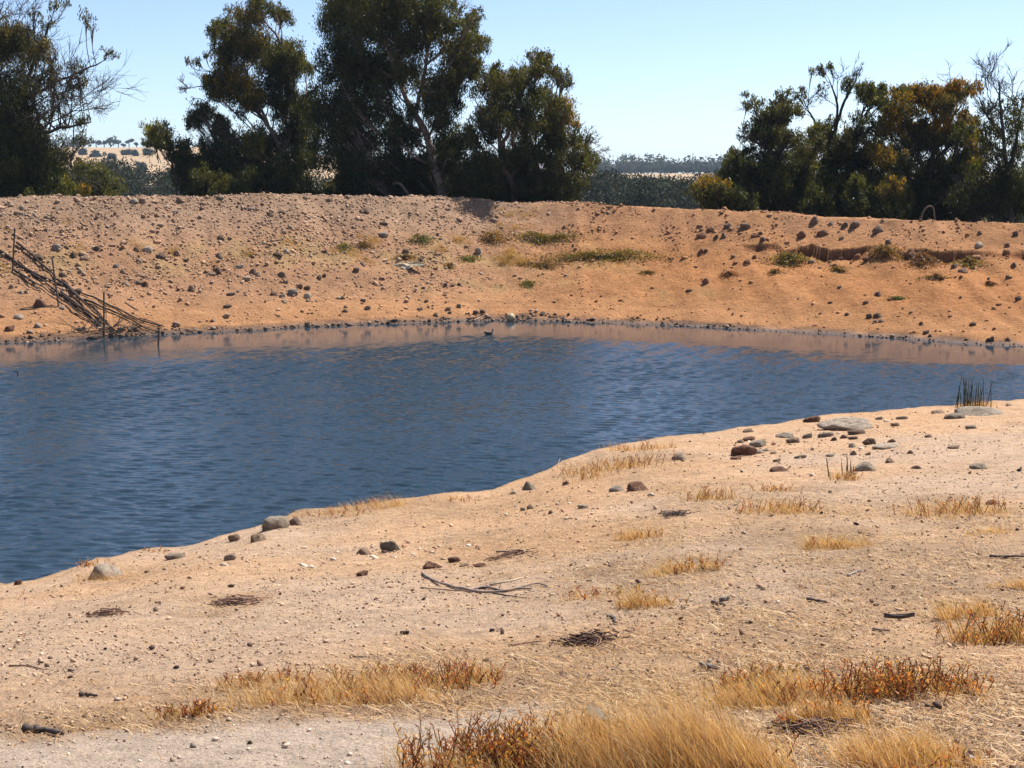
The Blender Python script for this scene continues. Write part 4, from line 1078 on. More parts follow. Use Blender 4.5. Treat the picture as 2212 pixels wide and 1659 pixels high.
def tree(name, label, cat, f, D, trunks, clumps, bare=(), seed=0, bark=(.17,.125,.10), lai=1.0, group="trees behind the dam wall", leaf=.088, thick=1.0, depthspread=1.0, double=True):
    r = np.random.default_rng(3000 + seed); sc_ = D / F * K / 3
    def P3(zx, zy, dd=0): return at_depth(*f(zx, zy), D + dd)
    tb, lb = MB(), MB(); TP = []
    root = None
    for path, r0, r1 in trunks:
        pts = [P3(*p[:2], p[2] if len(p) > 2 else 0) for p in path]
        if root is None:
            p0 = np.array(pts[0]); g = H(p0[0], p0[1]); 
            if p0[2] > g + .05: pts = [np.array([p0[0] + .1, p0[1], g - .25])] + pts
            else: pts[0][2] = g - .25
            root = np.array([pts[0][0], pts[0][1], float(H(pts[0][0], pts[0][1]))])
        S = spline(pts, 16); S[1:-1] += r.normal(0, .025, S[1:-1].shape); R = np.linspace(r0, r1, 16) * (1 + .08 * r.normal(size=16))
        if r0 > .12: R[0] *= 1.25
        tb.tubes(S[None], R[None], 9, np.array([bark]) * .62); TP.append((S, R))
    e = empty(name, root); tag(e, label, cat, group)
    allS = np.concatenate([s for s, _ in TP]); allR = np.concatenate([q for _, q in TP])
    LC, LL, LW, LCOL = [], [], [], []; tw, twr = [], []; lim, limr = [], []
    clumps = [(c_[0], c_[1], c_[2] * (1.22 if len(c_) < 5 or c_[4] >= .6 else 1.05)) + tuple(c_[3:]) for c_ in clumps]
    if double:
        big = [c_ for c_ in clumps if len(c_) < 5 or c_[4] > .6]; extra = []
        for c_ in big:
            nb_ = sorted(big, key=lambda q: (q[0] - c_[0]) ** 2 + (q[1] - c_[1]) ** 2)[1:4]
            for q in nb_[:1]:
                if math.hypot(q[0] - c_[0], q[1] - c_[1]) < 330: extra.append(((q[0] + c_[0]) / 2 + r.normal(0, 15), (q[1] + c_[1]) / 2 + r.normal(0, 15), (q[2] + c_[2]) * .42, 'dark' if r.uniform() < .5 else c_[3], .55))
        clumps = clumps + extra
    for cl in clumps:
        zx, zy, rad, pal = cl[:4]; dens = cl[4] if len(cl) > 4 else 1.0
        for rep in range(2 if (double and dens > .6 and rad > 60) else 1):
            dd = r.normal(0, .9) * depthspread + rep * r.uniform(1.2, 2.6) * depthspread
            c = P3(zx + rep * r.normal(0, rad * .4), zy + rep * r.normal(0, rad * .4), dd); R = rad * sc_
            hd = np.linalg.norm((allS - c)[:, :2], axis=1); dist = hd + np.maximum(allS[:, 2] - c[2] + .75 * hd, 0) * 1.6 + .35 * np.maximum(c[2] - .75 * hd - allS[:, 2], 0) + r.uniform(0, .6, len(allS))
            i = int(np.argmin(dist)); a = allS[i]; m_ = (a + c) / 2 + np.array([r.normal(0, .12), r.normal(0, .12), -.10]) * np.linalg.norm(c - a) * .6
            S = spline([a, m_, c], 8); low = c[2] - root[2] < 3.2
            if low: S = spline([c + r.normal(0, .3, 3) * R, c + r.normal(0, .2, 3) * R, c], 8)
            lim.append(S if low or np.linalg.norm(c - a) < 3.2 else spline([m_, (m_ + c) / 2, c], 8)); limr.append(np.full(8, .012) if low else np.linspace(min(.06, allR[i] * .6), .014, 8) * thick * (1 if np.linalg.norm(c - a) < 3.2 else .6))
            n_sub = int(10 + 5 * min(R, 1.6)); dirs = r.normal(size=(n_sub, 3)); dirs /= np.linalg.norm(dirs, axis=1, keepdims=True); dirs[:, 2] = dirs[:, 2] * .75 + .12
            sub = c + dirs * (R * r.uniform(.35, 1.0, (n_sub, 1)))
            for s_ in sub:
                m2 = (c + s_) / 2 + r.normal(0, .10, 3) * R; b0 = S[int(r.integers(4, 8))]
                tw.append(spline([b0, m2, s_], 5)); twr.append(np.linspace(.017, .005, 5) * thick)
            nl = int(lai * dens * (.62 if rep else .8) * 3.0 * np.pi * R * R / (leaf * leaf * .62)); nl = max(nl, 30)
            k = r.integers(0, n_sub, nl); p = sub[k] + r.normal(0, 1, (nl, 3)) * np.array([.135, .135, .15]) * R; p[:, 2] -= np.abs(r.normal(0, .16, nl)) * R
            dv = np.stack([r.normal(0, .55, nl), r.normal(0, .55, nl), -.9 + r.normal(0, .5, nl)], -1); dv /= np.linalg.norm(dv, axis=1, keepdims=True)
            sd = np.cross(dv, r.normal(size=(nl, 3))); sd /= np.linalg.norm(sd, axis=1, keepdims=True)
            L_ = leaf * r.uniform(.6, 1.35, nl)
            pc = np.array(PAL[pal])[r.integers(0, 4, nl)] * r.uniform(.65, 1.4, (nl, 1)); subt = r.uniform(.75, 1.25, n_sub)[k][:, None]
            LC.append(p); LL.append(dv * L_[:, None]); LW.append(sd * (L_ * .27)[:, None]); LCOL.append(pc * subt * .86)
    lb.tubes(np.array(lim), np.array(limr), 6, np.array([bark]) * r.uniform(.28, .6, (len(lim), 1)))
    lb.tubes(np.array(tw), np.array(twr), 3, np.array([bark]) * r.uniform(.35, .75, (len(tw), 1)), False)
    bo = []
    for p0, p1, rad, dep in bare:
        a = P3(p0[0], p0[1], r.normal(0, .5)); b_ = P3(p1[0], p1[1], r.normal(0, .9)); fan(a, b_ - a, np.linalg.norm(b_ - a) * .72, rad, dep, r, bo)
    if bo: lb.tubes(np.array([q[0] for q in bo]), np.array([q[1] for q in bo]), 4, np.array([bark]) * r.uniform(.3, .6, (len(bo), 1)), False)
    to = link("trunk", tb.mesh("trunk", True, root), M['bark'], e)
    link("branches", lb.mesh("branches", False, root), M['bark'], to)
    cb = MB(); cb.diamonds(np.concatenate(LC), np.concatenate(LL), np.concatenate(LW), np.concatenate(LCOL))
    link("crown", cb.mesh("crown", False, root), M['leaf'], e)
    return e

def under(f, x0, x1, y0, y1, n, rad, pals, seed):
    r = np.random.default_rng(seed); return [(r.uniform(x0, x1), r.uniform(y0, y1), rad * r.uniform(.7, 1.2), pals[int(r.integers(0, len(pals)))]) for _ in range(n)]

tree("gum_tree", "big gum at the left edge with long bare branches reaching over the hill", "tree", ZA, 77,
     [([(90,1330),(110,1100),(40,700),(-60,350),(-100,50)], .30, .08), ([(110,1100),(200,900),(400,830),(590,790)], .15, .035), ([(60,820),(160,560),(260,330),(330,130)], .13, .03),
      ([(40,700),(240,600),(430,500),(600,430),(690,380)], .10, .02)],
     [(20,200,120,'rust'),(90,260,120,'rust'),(240,290,100,'rust'),(330,370,70,'rust',.6),(310,150,60,'olive',.5),(360,30,65,'olive',.5),(430,20,40,'olive',.4),(220,90,50,'olive',.45),(560,110,66,'olive',.4),(600,180,40,'pale',.3),
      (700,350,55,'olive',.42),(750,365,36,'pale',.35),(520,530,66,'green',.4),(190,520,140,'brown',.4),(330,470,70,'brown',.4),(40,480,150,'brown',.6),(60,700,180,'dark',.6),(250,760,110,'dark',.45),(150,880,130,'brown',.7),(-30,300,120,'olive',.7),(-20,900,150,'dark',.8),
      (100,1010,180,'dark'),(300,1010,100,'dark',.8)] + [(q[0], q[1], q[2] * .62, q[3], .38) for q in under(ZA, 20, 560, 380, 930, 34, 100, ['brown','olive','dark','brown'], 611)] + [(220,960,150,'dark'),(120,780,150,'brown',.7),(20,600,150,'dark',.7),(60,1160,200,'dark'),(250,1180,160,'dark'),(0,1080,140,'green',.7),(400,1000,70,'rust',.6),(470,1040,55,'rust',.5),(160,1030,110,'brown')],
     [((0,560),(480,290),.045,3),((40,640),(560,420),.045,3),((60,740),(720,600),.045,3),((80,800),(800,680),.04,3),((150,860),(800,790),.04,3),((180,900),(760,860),.032,3),((120,950),(720,990),.035,3),((0,420),(200,40),.04,3),((-60,250),(90,-60),.035,3),((300,560),(640,640),.03,3),((350,820),(810,720),.028,3),((180,900),(520,960),.028,3),((200,700),(620,560),.03,3),((430,490),(520,400),.02,2),((600,430),(690,310),.02,2)], 1, (.13,.10,.085), lai=.85)
tree("gum_tree", "tall gum with golden clumps, left part of the middle grove", "tree", ZA, 84,
     [([(1815,1240),(1830,1010),(1875,880),(1925,690),(1990,620),(2060,560)], .24, .07), ([(1830,1000),(1745,830),(1640,690),(1500,560),(1400,470)], .13, .03), ([(1925,690),(1890,500),(1800,250),(1690,110)], .13, .03), ([(1745,830),(1610,520),(1560,300),(1470,230)], .09, .025)],
     [(1650,90,115,'rust'),(1690,30,60,'olive'),(1800,90,75,'brown'),(1455,210,90,'olive'),(1400,180,45,'olive',.7),(1500,290,90,'brown'),(1590,230,120,'rust'),(1680,330,110,'brown'),(1520,400,100,'dark'),(1430,490,100,'gold'),(1380,520,70,'gold'),(1560,540,90,'gold'),(1630,620,90,'gold'),(1530,600,80,'green'),(1820,400,120,'green'),(1800,490,120,'dark'),(1880,330,90,'brown'),(1400,590,70,'green',.8),
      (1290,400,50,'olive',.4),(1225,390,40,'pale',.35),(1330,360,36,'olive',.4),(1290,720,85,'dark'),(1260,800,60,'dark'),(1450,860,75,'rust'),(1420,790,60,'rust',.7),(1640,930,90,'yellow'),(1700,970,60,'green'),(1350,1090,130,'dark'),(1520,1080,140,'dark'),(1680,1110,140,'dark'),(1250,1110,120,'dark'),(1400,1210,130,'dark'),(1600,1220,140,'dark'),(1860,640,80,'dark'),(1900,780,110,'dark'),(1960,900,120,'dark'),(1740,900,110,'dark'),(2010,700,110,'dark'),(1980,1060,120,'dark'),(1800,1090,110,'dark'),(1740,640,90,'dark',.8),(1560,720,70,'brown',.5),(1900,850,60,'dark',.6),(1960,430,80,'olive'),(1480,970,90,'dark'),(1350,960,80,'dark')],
     [((1320,560),(1130,560),.03,3),((1310,540),(1250,380),.026,2),((1300,640),(1200,650),.02,2),((1400,900),(1200,870),.02,2),((1470,700),(1380,560),.02,2)], 2, (.30,.235,.20), lai=1.0)
tree("gum_tree", "tallest gum with a pale leaning forked trunk, centre of the middle grove", "tree", ZB, 80,
     [([(665,1330),(640,1200),(600,1080),(560,900),(480,740),(420,640),(370,520),(300,330),(250,60)], .29, .06), ([(480,740),(505,620),(545,420),(575,150),(600,-60)], .14, .035), ([(370,520),(180,400),(60,220)], .10, .03), ([(545,420),(680,320),(800,220)], .08, .025), ([(560,900),(640,700),(660,560)], .07, .02)],
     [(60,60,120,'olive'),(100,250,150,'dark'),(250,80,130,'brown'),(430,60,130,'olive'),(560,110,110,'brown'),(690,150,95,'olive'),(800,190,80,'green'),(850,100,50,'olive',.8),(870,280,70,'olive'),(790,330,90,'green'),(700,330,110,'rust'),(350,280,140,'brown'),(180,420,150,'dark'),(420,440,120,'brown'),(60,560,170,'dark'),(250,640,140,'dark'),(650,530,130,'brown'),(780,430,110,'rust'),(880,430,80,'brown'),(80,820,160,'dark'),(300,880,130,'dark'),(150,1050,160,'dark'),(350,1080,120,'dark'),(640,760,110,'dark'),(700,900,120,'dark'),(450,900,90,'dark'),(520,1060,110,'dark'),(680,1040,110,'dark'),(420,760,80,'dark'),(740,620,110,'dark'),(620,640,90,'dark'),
      (560,-20,110,'olive'),(300,-60,140,'brown'),(60,-80,140,'olive'),(430,-80,110,'olive'),(-80,120,130,'olive'),(-60,380,130,'dark'),(-60,700,140,'dark'),(-40,980,150,'dark'),(180,160,120,'green'),(520,250,110,'brown'),(740,40,50,'olive',.6),(280,500,100,'green',.7)],
     [((760,120),(860,-10),.02,2),((640,60),(760,-60),.02,2),((880,320),(930,280),.016,2)], 3, (.36,.27,.22), lai=1.0)
tree("gum_tree", "broad gum with a reddish trunk, right part of the middle grove", "tree", ZB, 78,
     [([(1135,1345),(1125,1250),(1090,1160),(1040,1080),(1030,900),(1000,760),(950,640)], .25, .06), ([(1035,1000),(1100,800),(1170,600),(1290,430)], .12, .03), ([(1090,1160),(1230,980),(1400,860),(1520,900)], .10, .025), ([(1030,900),(920,760),(860,620)], .08, .02)],
     [(1080,520,90,'olive'),(1180,520,80,'olive'),(1270,370,60,'brown'),(1330,420,75,'brown'),(1410,480,65,'olive'),(1270,460,70,'olive'),(1430,540,40,'olive',.6),(1050,620,110,'brown'),(1190,640,120,'dark'),(1330,630,95,'olive'),(1430,700,85,'gold'),(1480,780,66,'gold'),(1380,760,90,'brown'),(1100,790,130,'dark'),(1280,820,130,'brown'),(1400,880,100,'dark'),(1520,880,70,'dark',.8),(1550,970,75,'olive',.7),(1250,1000,130,'dark'),(1100,1000,100,'dark'),(1400,1040,100,'brown'),(1530,1060,80,'dark',.9),(1610,1040,55,'green',.7),(1300,1150,130,'dark'),(900,880,120,'dark'),(850,1060,140,'dark'),(980,1190,110,'dark'),(800,1200,120,'dark'),(960,720,90,'brown'),(1420,1170,70,'dark'),(940,560,90,'brown'),(1230,1240,100,'dark'),(1000,460,60,'olive')],
     [((1500,900),(1670,960),.025,3),((1550,950),(1700,1020),.022,3),((1480,860),(1590,830),.02,2),((1200,520),(1180,410),.016,2),((1560,1040),(1660,1060),.02,2)], 4, (.27,.175,.135), lai=.9)
tree("gum_sapling", "small pale green gum leaning out at the left of the middle grove", "tree", ZA, 81,
     [([(1150,1260),(1120,1080),(1080,960),(1040,880)], .07, .02)],
     [(980,860,58,'yellow'),(1060,840,62,'pale'),(1080,910,50,'yellow'),(960,930,44,'pale',.7),(1040,930,50,'green'),(1190,960,80,'dark'),(1230,1060,100,'dark'),(1140,1010,40,'dark',.6),(1010,900,50,'yellow')], [((1080,960),(940,960),.014,2)], 5, (.14,.11,.09))
tree("gum_tree", "drooping dark gum at the left of the right-hand grove", "tree", ZC, 76,
     [([(760,1400),(740,1230),(660,1130),(630,950),(620,760),(560,640)], .20, .04), ([(660,1130),(560,980),(430,900),(360,880)], .09, .025), ([(630,950),(500,760),(420,650)], .08, .02)],
     [(400,610,34,'olive',.5),(470,670,60,'olive',.6),(420,690,40,'olive',.5),(640,610,55,'olive',.5),(690,590,36,'pale',.4),(560,750,95,'dark'),(680,740,80,'brown'),(640,700,70,'brown'),(480,850,75,'dark'),(590,860,80,'dark',.8),(700,880,85,'brown'),(320,1030,60,'olive'),(360,1080,80,'dark'),(450,1090,100,'dark'),(600,1010,65,'dark',.7),(620,1150,110,'dark'),(820,1150,120,'dark'),(740,1040,90,'dark'),(500,1240,110,'dark'),(690,1280,120,'dark'),(860,960,100,'brown'),(300,1110,50,'olive',.8),(430,990,60,'dark',.8),(860,1290,110,'dark')],
     [((420,960),(300,960),.022,3),((450,900),(350,880),.02,3),((500,760),(350,680),.02,2),((330,1060),(270,1100),.014,2)], 6, (.07,.055,.045), lai=1.2)
tree("gum_tree", "open-crowned gum with many bare forks in the right-hand grove", "tree", ZC, 79,
     [([(900,1400),(890,1180),(930,1000),(990,830),(1000,660),(950,520)], .19, .03), ([(990,830),(1050,650),(1110,540),(1130,470)], .09, .02), ([(930,1000),(1100,880),(1180,700),(1280,600)], .10, .022), ([(930,1000),(850,780),(780,650)], .08, .02)],
     [(900,450,55,'olive',.45),(955,425,36,'green',.6),(840,460,34,'pale',.4),(1060,540,48,'dark',.7),(750,620,55,'olive',.5),(780,570,36,'olive',.4),(900,560,40,'olive',.3),(1180,600,70,'olive'),(1280,590,60,'olive'),(1240,650,60,'green',.7),(1310,650,36,'olive'),(900,850,80,'yellow'),(870,870,60,'yellow'),(940,900,70,'green'),(1080,880,85,'brown'),(1150,760,60,'dark',.6),(1000,780,70,'olive',.5),(1040,960,100,'brown'),(960,1060,110,'dark'),(1100,1080,100,'dark'),(1000,1200,110,'dark'),(1250,800,70,'dark',.6),(1170,980,90,'brown'),(1050,1320,110,'dark')],
     [((1000,660),(1060,440),.03,3),((950,540),(830,470),.022,3),((1110,560),(1180,470),.022,3),((1000,700),(900,560),.024,3),((1050,650),(1140,450),.022,3),((1180,700),(1140,560),.02,2),((850,780),(720,700),.022,3)], 7, (.07,.055,.045), lai=1.2)
tree("gum_tree", "orange-gold topped gum in the right-hand grove", "tree", ZC, 77,
     [([(1570,1430),(1600,1150),(1640,900),(1620,720),(1560,620)], .19, .04), ([(1640,900),(1760,740),(1840,640)], .08, .02), ([(1600,1150),(1450,900),(1400,760)], .09, .02)],
     [(1400,600,70,'gold'),(1440,640,80,'gold'),(1530,620,85,'orange'),(1620,620,80,'orange'),(1720,600,70,'orange'),(1790,600,80,'orange'),(1860,590,40,'gold',.8),(1700,680,80,'rust'),(1370,740,70,'gold'),(1330,700,50,'brown'),(1380,830,80,'gold'),(1290,860,70,'brown'),(1500,770,95,'rust'),(1680,770,80,'orange'),(1830,770,70,'gold'),(1830,860,80,'yellow'),(1860,960,80,'gold'),(1890,1050,65,'yellow'),(1900,1120,50,'green'),(1650,900,95,'brown'),(1500,950,110,'brown'),(1330,1010,90,'gold'),(1270,980,60,'gold'),(1400,1080,110,'dark'),(1750,1050,110,'brown'),(1600,1110,120,'dark'),(1760,900,70,'brown'),(1780,1180,100,'dark'),(1560,1270,110,'dark'),(1700,1300,100,'dark'),(1580,850,80,'brown')],
     [((1740,600),(1790,430),.022,2),((1700,620),(1740,440),.016,1),((1620,620),(1600,490),.012,1),((1660,620),(1640,510),.012,1)], 8, (.07,.055,.045), lai=1.2)
tree("shrub", "gold-topped shrub in front of the orange-gold gum", "shrub", ZC, 74,
     [([(1320,1400),(1310,1310),(1300,1240)], .06, .02)],
     [(1300,1200,75,'rust'),(1380,1190,60,'gold'),(1420,1230,60,'rust'),(1290,1270,85,'brown'),(1400,1300,85,'brown'),(1350,1360,90,'dark'),(1240,1300,70,'dark')], [], 9, (.10,.08,.06))
tree("shrub", "green shrub left of the gold-topped one", "shrub", ZC, 74.5, [([(1170,1390),(1165,1280),(1160,1200)], .05, .02)],
     [(1140,1160,52,'green'),(1170,1200,60,'olive'),(1110,1210,60,'dark'),(1180,1290,80,'dark'),(1100,1310,80,'dark')], [], 10, (.10,.08,.06))
tree("gum_tree", "grey leafless-topped tree at the right edge behind the crest", "tree", ZC, 74,
     [([(2120,1460),(2110,1180),(2080,900),(2060,700),(2050,520)], .18, .03), ([(2110,1180),(2160,900),(2200,650)], .12, .03), ([(2080,900),(1980,760),(1900,600)], .07, .02)],
     [(1990,720,80,'dark',.5),(2090,700,80,'dark',.5),(2200,640,90,'dark',.5),(1960,830,80,'olive',.6),(2070,830,80,'dark',.6),(2190,800,100,'dark',.6),(2010,960,100,'dark',.6),(2160,960,110,'dark',.6),(2110,1130,130,'dark',.7),(1960,1190,110,'dark',.6),(2010,1290,110,'dark',.7),(2180,1290,130,'dark',.8),(1840,1300,110,'dark',.7),(2180,980,60,'green',.5),(1940,960,60,'dark',.5),(2060,1380,110,'green',.5)],
     [((2060,700),(2040,400),.03,3),((2060,740),(1900,480),.03,3),((2080,860),(1920,680),.03,3),((2150,800),(2160,420),.03,3),((2180,760),(2240,440),.03,3),((2080,900),(1900,820),.026,3),((2100,1000),(1900,1000),.026,3),((2110,1100),(2230,820),.026,3),((2100,1240),(1740,1290),.03,3),((2100,1260),(1820,1390),.03,3),((2150,1200),(1900,1180),.028,3),((2000,1330),(1720,1340),.022,3)], 11, (.10,.08,.072), lai=1.15)
tree("shrub", "olive shrub with a golden top, at the left end of the right-hand grove", "shrub", ZC, 73,
     [([(230,1370),(215,1290),(200,1220)], .06, .02), ([(215,1290),(120,1240)], .03, .012), ([(215,1290),(300,1230)], .03, .012)],
     [(130,1200,55,'gold'),(210,1185,60,'gold'),(280,1200,45,'gold'),(120,1250,60,'olive'),(220,1250,75,'brown'),(310,1260,70,'dark'),(160,1310,60,'brown'),(270,1330,80,'dark'),(370,1290,70,'dark'),(430,1320,70,'dark'),(100,1210,36,'gold',.7)], [((215,1290),(60,1260),.012,2)], 12, (.10,.08,.06))
tree("shrub", "yellow-green shrub on the crest at the foot of the big left gum", "shrub", ZA, 74,
     [([(480,1310),(500,1240),(520,1200)], .05, .02)], [(450,1190,50,'yellow'),(540,1220,44,'gold'),(560,1245,34,'yellow'),(420,1230,60,'green'),(500,1250,55,'green'),(380,1180,60,'dark'),(350,1250,70,'dark'),(190,1250,40,'green')], [], 13, (.10,.08,.06), double=False)
tree("bush", "rounded grey-green bush on lower ground, in the gap left of the middle grove", "bush", ZA, 98,
     [([(620,1330),(615,1240),(610,1180)], .12, .04)], [(530,1110,70,'olive'),(570,1150,80,'pale'),(640,1140,75,'olive'),(690,1190,60,'pale'),(620,1200,90,'olive'),(540,1210,80,'olive'),(720,1260,60,'olive'),(660,1270,90,'olive'),(580,1280,90,'olive'),(500,1160,60,'olive')], [], 14, (.12,.1,.08))

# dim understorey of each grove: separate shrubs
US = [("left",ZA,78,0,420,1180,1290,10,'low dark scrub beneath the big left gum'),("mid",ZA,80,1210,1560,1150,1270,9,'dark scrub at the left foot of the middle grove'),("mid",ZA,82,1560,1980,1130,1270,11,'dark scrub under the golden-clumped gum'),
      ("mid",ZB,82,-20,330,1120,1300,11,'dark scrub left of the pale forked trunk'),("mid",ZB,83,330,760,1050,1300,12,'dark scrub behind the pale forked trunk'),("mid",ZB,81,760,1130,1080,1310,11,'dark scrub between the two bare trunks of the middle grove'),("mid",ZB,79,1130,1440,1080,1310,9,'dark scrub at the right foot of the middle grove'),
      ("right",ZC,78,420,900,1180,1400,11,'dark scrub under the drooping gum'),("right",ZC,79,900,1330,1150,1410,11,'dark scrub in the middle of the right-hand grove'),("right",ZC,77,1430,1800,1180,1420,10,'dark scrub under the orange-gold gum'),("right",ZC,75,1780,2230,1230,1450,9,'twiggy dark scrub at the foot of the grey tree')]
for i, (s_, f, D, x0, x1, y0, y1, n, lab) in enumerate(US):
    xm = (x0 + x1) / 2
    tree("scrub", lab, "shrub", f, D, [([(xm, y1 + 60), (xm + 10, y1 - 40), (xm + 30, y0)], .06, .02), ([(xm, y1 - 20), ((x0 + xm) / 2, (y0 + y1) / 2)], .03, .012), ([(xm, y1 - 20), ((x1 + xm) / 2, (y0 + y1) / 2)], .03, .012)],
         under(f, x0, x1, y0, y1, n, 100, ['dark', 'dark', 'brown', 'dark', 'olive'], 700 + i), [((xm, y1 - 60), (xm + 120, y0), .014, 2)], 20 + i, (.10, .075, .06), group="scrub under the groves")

# ------------------------------------------------------------------ far woodland and hill trees
def leafcloud(c, R, n, L_, pal, r, mb, flat=.8):
    dv = r.normal(size=(n, 3)); dv /= np.linalg.norm(dv, axis=1, keepdims=True)
    p = c + dv * R * (r.uniform(.25, 1, (n, 1)) ** .5) * np.array([1, 1, flat]) * (1 + .35 * r.normal(size=(n, 1)) * .5)
    d2 = r.normal(size=(n, 3)); d2 /= np.linalg.norm(d2, axis=1, keepdims=True); sd = np.cross(d2, r.normal(size=(n, 3))); sd /= np.linalg.norm(sd, axis=1, keepdims=True)
    ll = L_ * r.uniform(.6, 1.3, n); mb.diamonds(p, d2 * ll[:, None], sd * (ll * .5)[:, None], np.array(pal)[r.integers(0, len(pal), n)] * r.uniform(.6, 1.4, (n, 1)))
r = np.random.default_rng(77); mb = MB()
WP = [(.034,.042,.027),(.029,.037,.026),(.040,.043,.028),(.036,.036,.026)]
def wood_row(D0, D1, px0, px1, n, top_fn, R0):
    for i in range(n):
        D = r.uniform(D0, D1); px = r.uniform(px0, px1); p = at_depth(px, 400, D); g = float(H(p[0], D)); top = at_depth(px, top_fn(px) + r.normal(0, 7), D)[2]
        Rr = R0 * r.uniform(.7, 1.3); z = top - Rr * .8
        while z > g - 1:
            leafcloud(np.array([p[0] + r.normal(0, .8), D, z]), Rr, 260, .25, WP, r, mb); z -= Rr * 1.15
        P = np.array([[[p[0], D, g - .3], [p[0] + r.normal(0, .3), D, (g + top) / 2], [p[0], D, top - Rr]]]); mb.tubes(P, np.array([[.18, .14, .06]]), 5, np.array([(.16, .13, .11)]), False)
wood_row(185, 330, 1180, 1640, 150, lambda px: 382 - 4 * math.sin(px / 40), 2.6)
wood_row(185, 330, 100, 560, 100, lambda px: 368 - 22 * math.exp(-((px - 250) / 40) ** 2), 2.6)
wood_row(200, 330, 560, 1180, 80, lambda px: 384, 3.0)
wood_row(200, 330, 1640, 2260, 70, lambda px: 388, 3.0)
tag(link("far_woodland", mb.mesh("far_woodland"), M['farleaf']), kind="stuff")
# dense row of trees on the right ridge
mb = MB()
for i in range(230):
    px = r.uniform(1270, 1640) if i < 150 else r.uniform(-200, 2600); D = r.uniform(1130, 1290); p = at_depth(px, 370, D); g = float(H(p[0], D)); R_ = r.uniform(2.6, 6.2) if i % 9 else 8
    leafcloud(np.array([p[0], D, g + R_ * 1.05]), R_, 90, 1.3, [(.055,.065,.035),(.045,.055,.03)], r, mb)
tag(link("ridge_treeline", mb.mesh("ridge_treeline"), M['farleaf']), kind="stuff")
HT = [ # px, py of the base, height px, width px, label
 (1120 / 3.95 + 115.2, 0, 0, 0, '')]
Gz = lambda zx, zy: ((200 + zx / 3.95) * .576, (480 + zy / 3.95) * .576)
HILL = [
 (1122,312,130,95,"lone umbrella-shaped tree standing alone on the hill skyline"),
 (1232,312,78,62,"low pointed tree on the skyline right of the lone umbrella-shaped one"),
 (1045,304,52,62,"smallest rounded tree on the skyline left of the lone umbrella-shaped one"),
 (965,304,112,90,"leaning full tree on the skyline left of the smallest rounded one"),
 (848,304,126,104,"forked umbrella tree on the skyline, second left of the leaning full one"),
 (757,300,104,66,"slender tree on the skyline left of the forked umbrella tree"),
 (640,290,110,120,"wide tree on the skyline, first right of two broad dark ones"),
 (450,292,116,120,"broad dark tree on the hill skyline, partly behind bare branches"),
 (340,292,100,110,"dark tree on the hill skyline seen through bare branches"),
 (1350,314,84,90,"tree on the skyline half hidden by the pale sapling"),
 (1560,318,86,130,"wide tree on the skyline seen through the sapling's foliage"),
]
for i, (zx, zy, h, w_, lab) in enumerate(HILL):
    px, py = Gz(zx, zy); D = 1195; p = at_depth(px, py, D); g = float(H(p[0], D)); s_ = D / F * K * .576 / 3.95; hh, ww = h * s_, w_ * s_
    rr = np.random.default_rng(880 + i); q = np.array([p[0], D, g]); e = empty("hill_tree", q); tag(e, lab, "tree", "trees on the far hill")
    tb = MB(); tb.tubes(np.array([[[0, 0, -.5], [rr.normal(0, .2), 0, hh * .35], [rr.normal(0, .3), 0, hh * .7]]]), np.array([[.45, .38, .2]]), 6, np.array([(.10, .085, .075)])); link("trunk", tb.mesh("trunk"), M['bark'], e)
    cb = MB()
    for j in range(7): leafcloud(np.array([rr.normal(0, ww * .24), rr.normal(0, ww * .24), hh * rr.uniform(.55, .86)]), ww * .27, 85, .62, [(.055,.07,.04),(.045,.058,.035)], rr, cb, .75)
    link("crown", cb.mesh("crown"), M['farleaf'], e)
COP = [(640,510,190,110,"grove of dark trees on the hill's field behind the bare branches",900),(860,540,140,100,"pointed clump of trees low on the hill, left of a square one",880),(1095,520,180,105,"square-looking clump of trees in the middle of the hill's field",930),
       (1225,545,70,95,"narrow tree at the right of the square-looking clump",915),(1400,510,170,90,"clump of trees on the hill, partly behind the sapling",930),(440,490,120,80,"clump of trees on the hill at left, seen through bare branches",930),(1290,590,150,80,"grey clump at the foot of the hill beneath the narrow tree",700)]
for i, (zx, zy, w_, h, lab, D) in enumerate(COP):
    px, py = Gz(zx, zy); p = at_depth(px, py, D); g = float(H(p[0], D)); s_ = D / F * K * .576 / 3.95; hh, ww = h * s_, w_ * s_
    top = at_depth(px, py, D)[2] + hh
    rr = np.random.default_rng(920 + i); q = np.array([p[0], D, g]); e = empty("tree_clump", q); tag(e, lab, "trees", "tree clumps on the far hill")
    hh = max(top - g, 3)
    tb = MB(); P = np.array([[[dx, 0, -.5], [dx * 1.05, 0, hh * .3], [dx * 1.1, 0, hh * .6]] for dx in np.linspace(-ww * .35, ww * .35, 4)]); tb.tubes(P, np.broadcast_to(np.array([.4, .3, .2]), (4, 3)), 5, np.full((4, 3), .09)); link("trunks", tb.mesh("trunks"), M['bark'], e)["kind"] = "stuff"
    cb = MB()
    for j in range(16): leafcloud(np.array([rr.normal(0, .28) * ww * .8, rr.normal(0, ww * .15), hh * rr.uniform(.15, .95) ** 1.2]), max(ww * .17, 1.5) * rr.uniform(.6, 1.2), 70, .6, [(.05,.06,.035),(.04,.05,.03)], rr, cb, .85)
    link("crown", cb.mesh("crown"), M['farleaf'], e)
